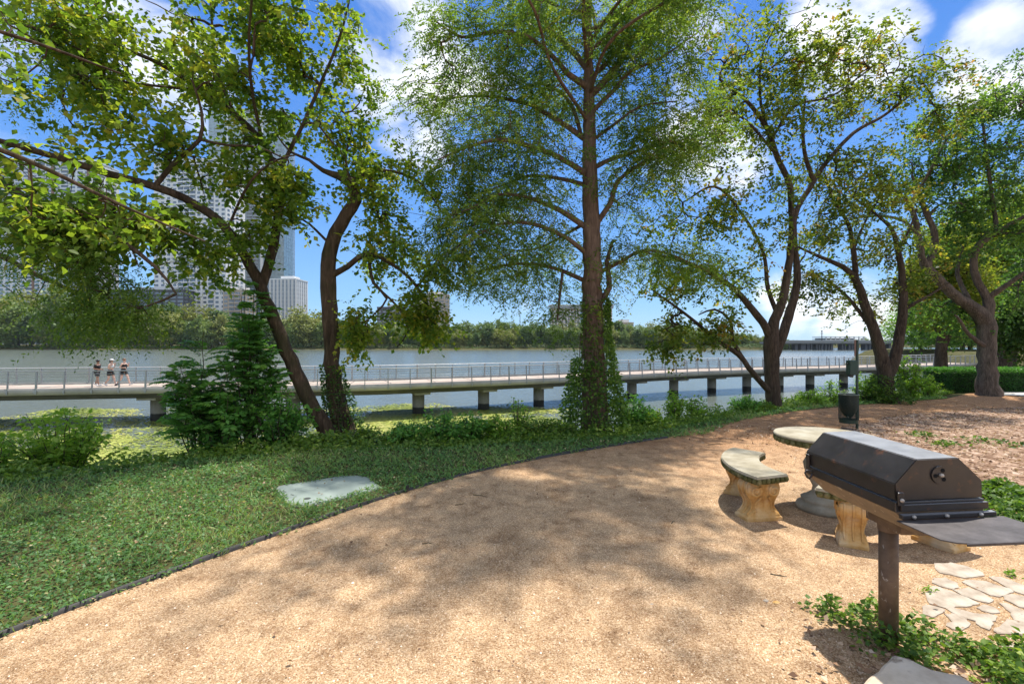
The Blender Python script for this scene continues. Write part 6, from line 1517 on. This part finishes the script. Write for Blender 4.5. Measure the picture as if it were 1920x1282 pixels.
# ------------------------------------------------------------------ pet waste station
def station():
    Y = 8.8; x = (1607 - 960) / FPX * Y; root = empty('litter_post', (x, Y, 0), 0, 'green post with a small sign, bag dispenser and mesh litter bin', 'litter station')
    mg = mat_plain('dark_green_enamel', (.012, .045, .030), (.008, .03, .02), scale=4, rough=.4); ms = mat_plain('brown_sign_back', (.20, .12, .09), (.13, .075, .055), scale=14, rough=.6)
    bm = bmesh.new(); add_box(bm, (0, 0, .8), (.034, .034, 1.68), None, .004); obj('post', bm, mg, root)
    bm = bmesh.new(); add_box(bm, (-.022, .0, 1.49), (.075, .010, .30), Matrix.Rotation(R(18), 3, 'Z'), .003); obj('sign', bm, ms, root)
    bm = bmesh.new(); add_box(bm, (-.095, 0, 1.13), (.15, .12, .27), None, .014); d = obj('bag_dispenser', bm, mg, root)
    bm = bmesh.new(); add_box(bm, (-.125, 0, .985), (.075, .075, .05), Matrix.Rotation(R(20), 3, 'Y'), .006); add_cyl(bm, (-.168, 0, 1.2), (-.19, 0, 1.2), .018, .014, 10); obj('dispenser_slot', bm, mat_plain('black_plastic', (.015, .015, .015), rough=.5), d)
    cx = -.155; r = .155; h0, h1 = .12, .64
    bm = bmesh.new(); add_lathe(bm, [(r * .95, h0), (r * .97, h0 + .07), (r * .965, h0 + .07), (r * .94, h0 + .01)], (cx, 0, 0), 36); basket = obj('bin', bm, mg, root)
    tb = Tubes()
    for z in np.linspace(h0 + .08, h1, 30):
        a = np.linspace(0, 2 * math.pi, 37); tb.add(np.stack([cx + r * np.cos(a), r * np.sin(a), np.full(37, z)], 1), np.full(37, .0022), 3)
    for k in range(54):
        a = k * 2 * math.pi / 54; tb.add([(cx + r * math.cos(a), r * math.sin(a), h0 + .06), (cx + r * math.cos(a), r * math.sin(a), h1)], [.0022, .0022], 3)
    obj('mesh_basket', tb.mesh('mesh_basket'), mg, basket)
    tb = Tubes(); a = np.linspace(0, 2 * math.pi, 37); tb.add(np.stack([cx + (r + .003) * np.cos(a), (r + .003) * np.sin(a), np.full(37, h1)], 1), np.full(37, .009), 8); obj('bin_rim', tb.mesh('bin_rim'), mat_plain('worn_green_rim', (.16, .19, .16), (.06, .09, .07), rough=.5), basket)
    # dark liner bag hanging inside with a scalloped bottom
    a = np.arange(36) * 2 * math.pi / 36; rows = []
    for z, rr in ((h1 - .01, .146), (.5, .145), (.42, .142), (.34, .12), (.27, .07), (.235, .02)):
        rows.append(np.stack([cx + (rr + .006 * np.sin(a * 5 + z * 9)) * np.cos(a), (rr + .006 * np.sin(a * 5 + z * 9)) * np.sin(a), z + .03 * np.sin(a * 2 + 1) * (z < .45)], 1))
    V = np.concatenate(rows); F = [(i * 36 + j, i * 36 + (j + 1) % 36, (i + 1) * 36 + (j + 1) % 36, (i + 1) * 36 + j) for i in range(5) for j in range(36)]
    obj('liner_bag', mesh_from('liner', V, F4=F, smooth=True), mat_plain('black_bag_film', (.014, .02, .018), rough=.35), basket)
    bm = bmesh.new(); add_box(bm, (-.01, -.0, .36), (.05, .05, .03), None, .004); obj('bin_clamp', bm, mg, root)
station()

# ------------------------------------------------------------------ utility lid in the lawn
def lid():
    def G(px, py): Y = CAMZ * FPX / (py - 641); return ((px - 960) / FPX * Y, Y)
    pts = [G(518, 919), G(522, 913), G(640, 894), G(672, 893), G(690, 897), G(712, 913), G(711, 918), G(640, 937), G(575, 951), G(552, 951), G(540, 946)]
    c = np.mean(pts, axis=0); q = [(x - c[0], y - c[1]) for x, y in pts]
    root = empty('utility_lid', (c[0], c[1], 0), 0, 'pale grey-green flat utility box lid set in the lawn', 'utility cover')
    ml = mat_plain('weathered_polymer', (.27, .32, .285), (.20, .245, .215), scale=2.6, rough=.75, bmp=.25, bscale=120)
    bm = bmesh.new(); add_prism(bm, q, -.05, .014); bmesh.ops.recalc_face_normals(bm, faces=bm.faces[:]); obj('frame', bm, mat_plain('frame_polymer', (.34, .37, .33), (.22, .25, .22), scale=4, rough=.8), root)
    bm = bmesh.new(); add_prism(bm, [(x * .955, y * .955) for x, y in q], .0145, .020); bmesh.ops.recalc_face_normals(bm, faces=bm.faces[:]); bmesh.ops.bevel(bm, geom=[e for e in bm.edges], offset=.002, segments=1, affect='EDGES'); obj('lid_plate', bm, ml, root)
    h = G(576, 938); bm = bmesh.new(); add_cyl(bm, (h[0] - c[0], h[1] - c[1], .016), (h[0] - c[0], h[1] - c[1], .0225), .033, seg=20); obj('bolt_cover', bm, mat_plain('dark_polymer', (.06, .07, .06), rough=.8), root)
    for px, py in ((534, 925), (548, 931)):
        h = G(px, py); bm = bmesh.new(); add_box(bm, (h[0] - c[0], h[1] - c[1], .0203), (.045, .012, .005), Matrix.Rotation(R(-30), 3, 'Z'), .001); obj('lifting_slot', bm, bpy.data.materials['dark_polymer'], root)
lid()

# ------------------------------------------------------------------ flagstones, stone block, loose stones
def stones():
    m, nt, N, L, b = new_mat('white_limestone'); v = coords(N, L)
    c = ramp(N, L, noise(N, L, v, 6, 6, .65), [(.3, (.25, .185, .13)), (.5, (.43, .36, .28)), (.72, (.54, .49, .41))]); pit = ramp(N, L, noise(N, L, v, 45, 4, .7), [(.62, (0, 0, 0)), (.70, (.8, .8, .8))])
    L.new(mixc(N, L, pit, c, (.28, .20, .14)), b.inputs['Base Color']); b.inputs['Roughness'].default_value = .9; bump(N, L, noise(N, L, v, 22, 6, .7), .6, .012, b)
    S = [([(1160, 300), (1165, 270), (1290, 265), (1420, 290), (1540, 340), (1545, 360), (1490, 372), (1400, 385), (1300, 360), (1200, 340)], 'long flagstone at the far edge of the paving, nearest the shadow'),
         ([(1135, 430), (1145, 395), (1240, 388), (1330, 430), (1345, 465), (1290, 480), (1200, 455)], 'small rounded flagstone at the left, second row'),
         ([(1395, 425), (1450, 405), (1580, 420), (1790, 485), (1800, 505), (1680, 540), (1620, 530), (1480, 470)], 'long white flagstone in the middle of the second row'),
         ([(1625, 385), (1720, 385), (1850, 430), (1960, 470), (1960, 530), (1850, 510), (1720, 440)], 'narrow flagstone at the right edge of the far row'),
         ([(1095, 520), (1120, 465), (1180, 470), (1330, 520), (1460, 580), (1520, 605), (1400, 625), (1260, 640), (1120, 605), (1090, 560)], 'largest white flagstone on the left of the paving'),
         ([(1320, 495), (1440, 478), (1520, 500), (1640, 575), (1600, 595), (1500, 575), (1400, 540)], 'slim flagstone right of the largest one'),
         ([(1745, 545), (1800, 532), (1960, 560), (1960, 650), (1860, 630), (1755, 575)], 'flagstone at the right edge below the long middle one'),
         ([(1055, 640), (1070, 620), (1150, 635), (1240, 665), (1180, 700), (1120, 718), (1050, 690)], 'small flagstone beside the ivy left of the broken one'),
         ([(1260, 655), (1330, 650), (1480, 690), (1640, 705), (1665, 720), (1600, 820), (1530, 800), (1480, 750), (1370, 720)], 'wedge-shaped white flagstone in the middle near row'),
         ([(1520, 645), (1560, 620), (1650, 640), (1700, 680), (1640, 690), (1560, 670)], 'small flat flagstone above the wedge-shaped one'),
         ([(1710, 610), (1760, 610), (1960, 690), (1960, 770), (1830, 750), (1780, 680)], 'big flagstone at the right edge with a dark pit'),
         ([(1235, 700), (1300, 695), (1400, 735), (1440, 780), (1380, 830), (1290, 820), (1245, 790), (1290, 760)], 'broken flagstone with a hollow beside the ivy'),
         ([(1665, 840), (1720, 790), (1780, 750), (1960, 790), (1960, 880), (1830, 855), (1700, 865)], 'pointed white flagstone at the lower right edge'),
         ([(1680, 930), (1720, 910), (1800, 940), (1880, 1000), (1840, 1025), (1740, 990)], 'lowest flagstone poking out of the ivy strip')]
    g = np.random.default_rng(14)
    for pts, lab in S:
        w = []
        for (zx, zy) in pts:
            px = 1500 + zx / 4.545; py = 1000 + zy / 4.545; Y = CAMZ * FPX / (py - 641); w.append(((px - 960) / FPX * Y, Y))
        w = np.array(w); c = w.mean(0); q = w - c
        q = q * 1.10
        # refine outline with small irregular chips
        n = len(q); fine = []
        for i in range(n):
            a, b_ = q[i], q[(i + 1) % n]; k = max(2, int(np.linalg.norm(b_ - a) / .03))
            for t in range(k): fine.append(a + (b_ - a) * t / k + g.normal(0, .0035, 2))
        root = bmesh.new(); vs = add_prism(root, [tuple(p) for p in fine], -.03, .010); bmesh.ops.recalc_face_normals(root, faces=root.faces[:])
        top = [f for f in root.faces if f.normal.z > .9]; r = bmesh.ops.inset_region(root, faces=top, thickness=.008, depth=.0)
        for f in root.faces:
            if f.normal.z > .9 and len(f.verts) > 6:
                for v_ in f.verts: v_.co.z += .003
        o = obj('flagstone', root, m); o.location = (c[0], c[1], 0); tag(o, lab, 'flagstone', 'limestone flagstones at the right')
    # big sawn block at the bottom edge
    def G(px, py, z=0): Y = (CAMZ - z) * FPX / (py - 641); return ((px - 960) / FPX * Y, Y)
    z = .11; tp = [G(1643, 1256, z), G(1678, 1231, z), G(1702, 1234, z), G(1745, 1256, z), G(1800, 1268, z), G(1850, 1296, z), G(1800, 1420, z), G(1600, 1420, z), G(1612, 1290, z)]
    c = np.mean(tp, axis=0); g = np.random.default_rng(3); q = []
    for i in range(len(tp)):
        a = np.array(tp[i]) - c; b_ = np.array(tp[(i + 1) % len(tp)]) - c; k = max(2, int(np.linalg.norm(b_ - a) / .04))
        for t in range(k): q.append(tuple(a + (b_ - a) * t / k + g.normal(0, .003, 2)))
    bm = bmesh.new(); add_prism(bm, q, -.03, z); bmesh.ops.recalc_face_normals(bm, faces=bm.faces[:]); tpf = [f for f in bm.faces if f.normal.z > .9]; bmesh.ops.inset_region(bm, faces=tpf, thickness=.014)
    for f in bm.faces:
        if f.normal.z > .9 and len(f.verts) > 6:
            for v_ in f.verts: v_.co.z += .010
    m2, nt, N, L, b = new_mat('stained_grey_limestone'); v = coords(N, L)
    c1 = ramp(N, L, noise(N, L, v, 5, 6, .65), [(.3, (.46, .36, .25)), (.5, (.62, .51, .38)), (.72, (.70, .60, .48))]); st = ramp(N, L, noise(N, L, v, 3.4, 5, .7), [(.56, (0, 0, 0)), (.64, (.85, .85, .85))])
    L.new(mixc(N, L, st, c1, (.11, .065, .03)), b.inputs['Base Color']); b.inputs['Roughness'].default_value = .9; bump(N, L, noise(N, L, v, 26, 6, .7), .6, .01, b)
    o = obj('stone_block', bm, m2); o.location = (c[0], c[1], 0); tag(o, 'thick grey stained stone block cut by the bottom edge of the photograph', 'stone block')
    # loose little stones and twigs on the gravel
    def pebble(px, py, r, lab, mat, sq=.55):
        x, y = G(px, py); g = np.random.default_rng(int(px)); bm = bmesh.new(); bmesh.ops.create_icosphere(bm, subdivisions=2, radius=r)
        for v_ in bm.verts: v_.co *= 1 + g.normal(0, .07); v_.co.z *= sq; v_.co.x *= 1.25
        o = obj('loose_stone', bm, mat); o.location = (x, y, r * sq * .5); tag(o, lab, 'stone', 'loose stones on the gravel')
    pebble(1436, 1127, .014, 'pale loose stone left of the brown one, in front of the bench', m)
    pebble(1456, 1131, .018, 'brown flat loose stone beside the pale one, in front of the bench', M_LEG)
    pebble(1222, 1133, .009, 'tiny white stone alone in the middle of the gravel', m)
    pebble(715, 1057, .009, 'tiny white stone in the dappled shade at the left of the gravel', m)
    def twig(px, py, L_, rz, lab):
        x, y = G(px, py); g = np.random.default_rng(int(px)); tb = Tubes(); t = np.linspace(-.5, .5, 7); q = np.stack([t * L_, np.cumsum(g.normal(0, L_ * .03, 7)), np.abs(g.normal(0, .003, 7)) + .006], 1); tb.add(q, np.linspace(.005, .002, 7), 5)
        tb.add([q[3], q[3] + np.array((L_ * .12, L_ * .12, .004))], [.003, .0012], 4)
        o = obj('twig', tb.mesh('twig'), STEM); o.location = (x, y, 0); o.rotation_euler = (0, 0, rz); tag(o, lab, 'twig', 'twigs lying on the gravel')
    twig(900, 930, .16, -.4, 'dark forked twig on the gravel near the lawn edge'); twig(1262, 980, .08, .9, 'short dark twig in the dappled shade in front of the bench'); twig(862, 946, .10, .6, 'thin twig just left of the forked twig'); twig(1460, 1080, .10, -.5, 'dark twig between the bench and the grill post'); twig(800, 1020, .07, .2, 'very small twig in the left dappled shade')
    twig(1350, 833, .45, .25, 'long fallen twig at the dark back of the gravel by the bench')
stones()

# ------------------------------------------------------------------ air over the lake
def haze():
    bm = bmesh.new(); add_box(bm, (0, 330, 127), (1500, 780, 265.0))
    m = bpy.data.materials.new('haze_air'); m.use_nodes = True; nt = m.node_tree; nt.nodes.clear()
    out = nt.nodes.new('ShaderNodeOutputMaterial'); v = nt.nodes.new('ShaderNodeVolumePrincipled')
    v.inputs['Color'].default_value = (.80, .90, 1, 1); v.inputs['Density'].default_value = .00006; v.inputs['Anisotropy'].default_value = .3
    nt.links.new(v.outputs[0], out.inputs['Volume'])
    o = obj('haze', bm, m); tag(o, 'thin pale blue haze in the air over the lake', 'haze', kind='stuff')
haze()
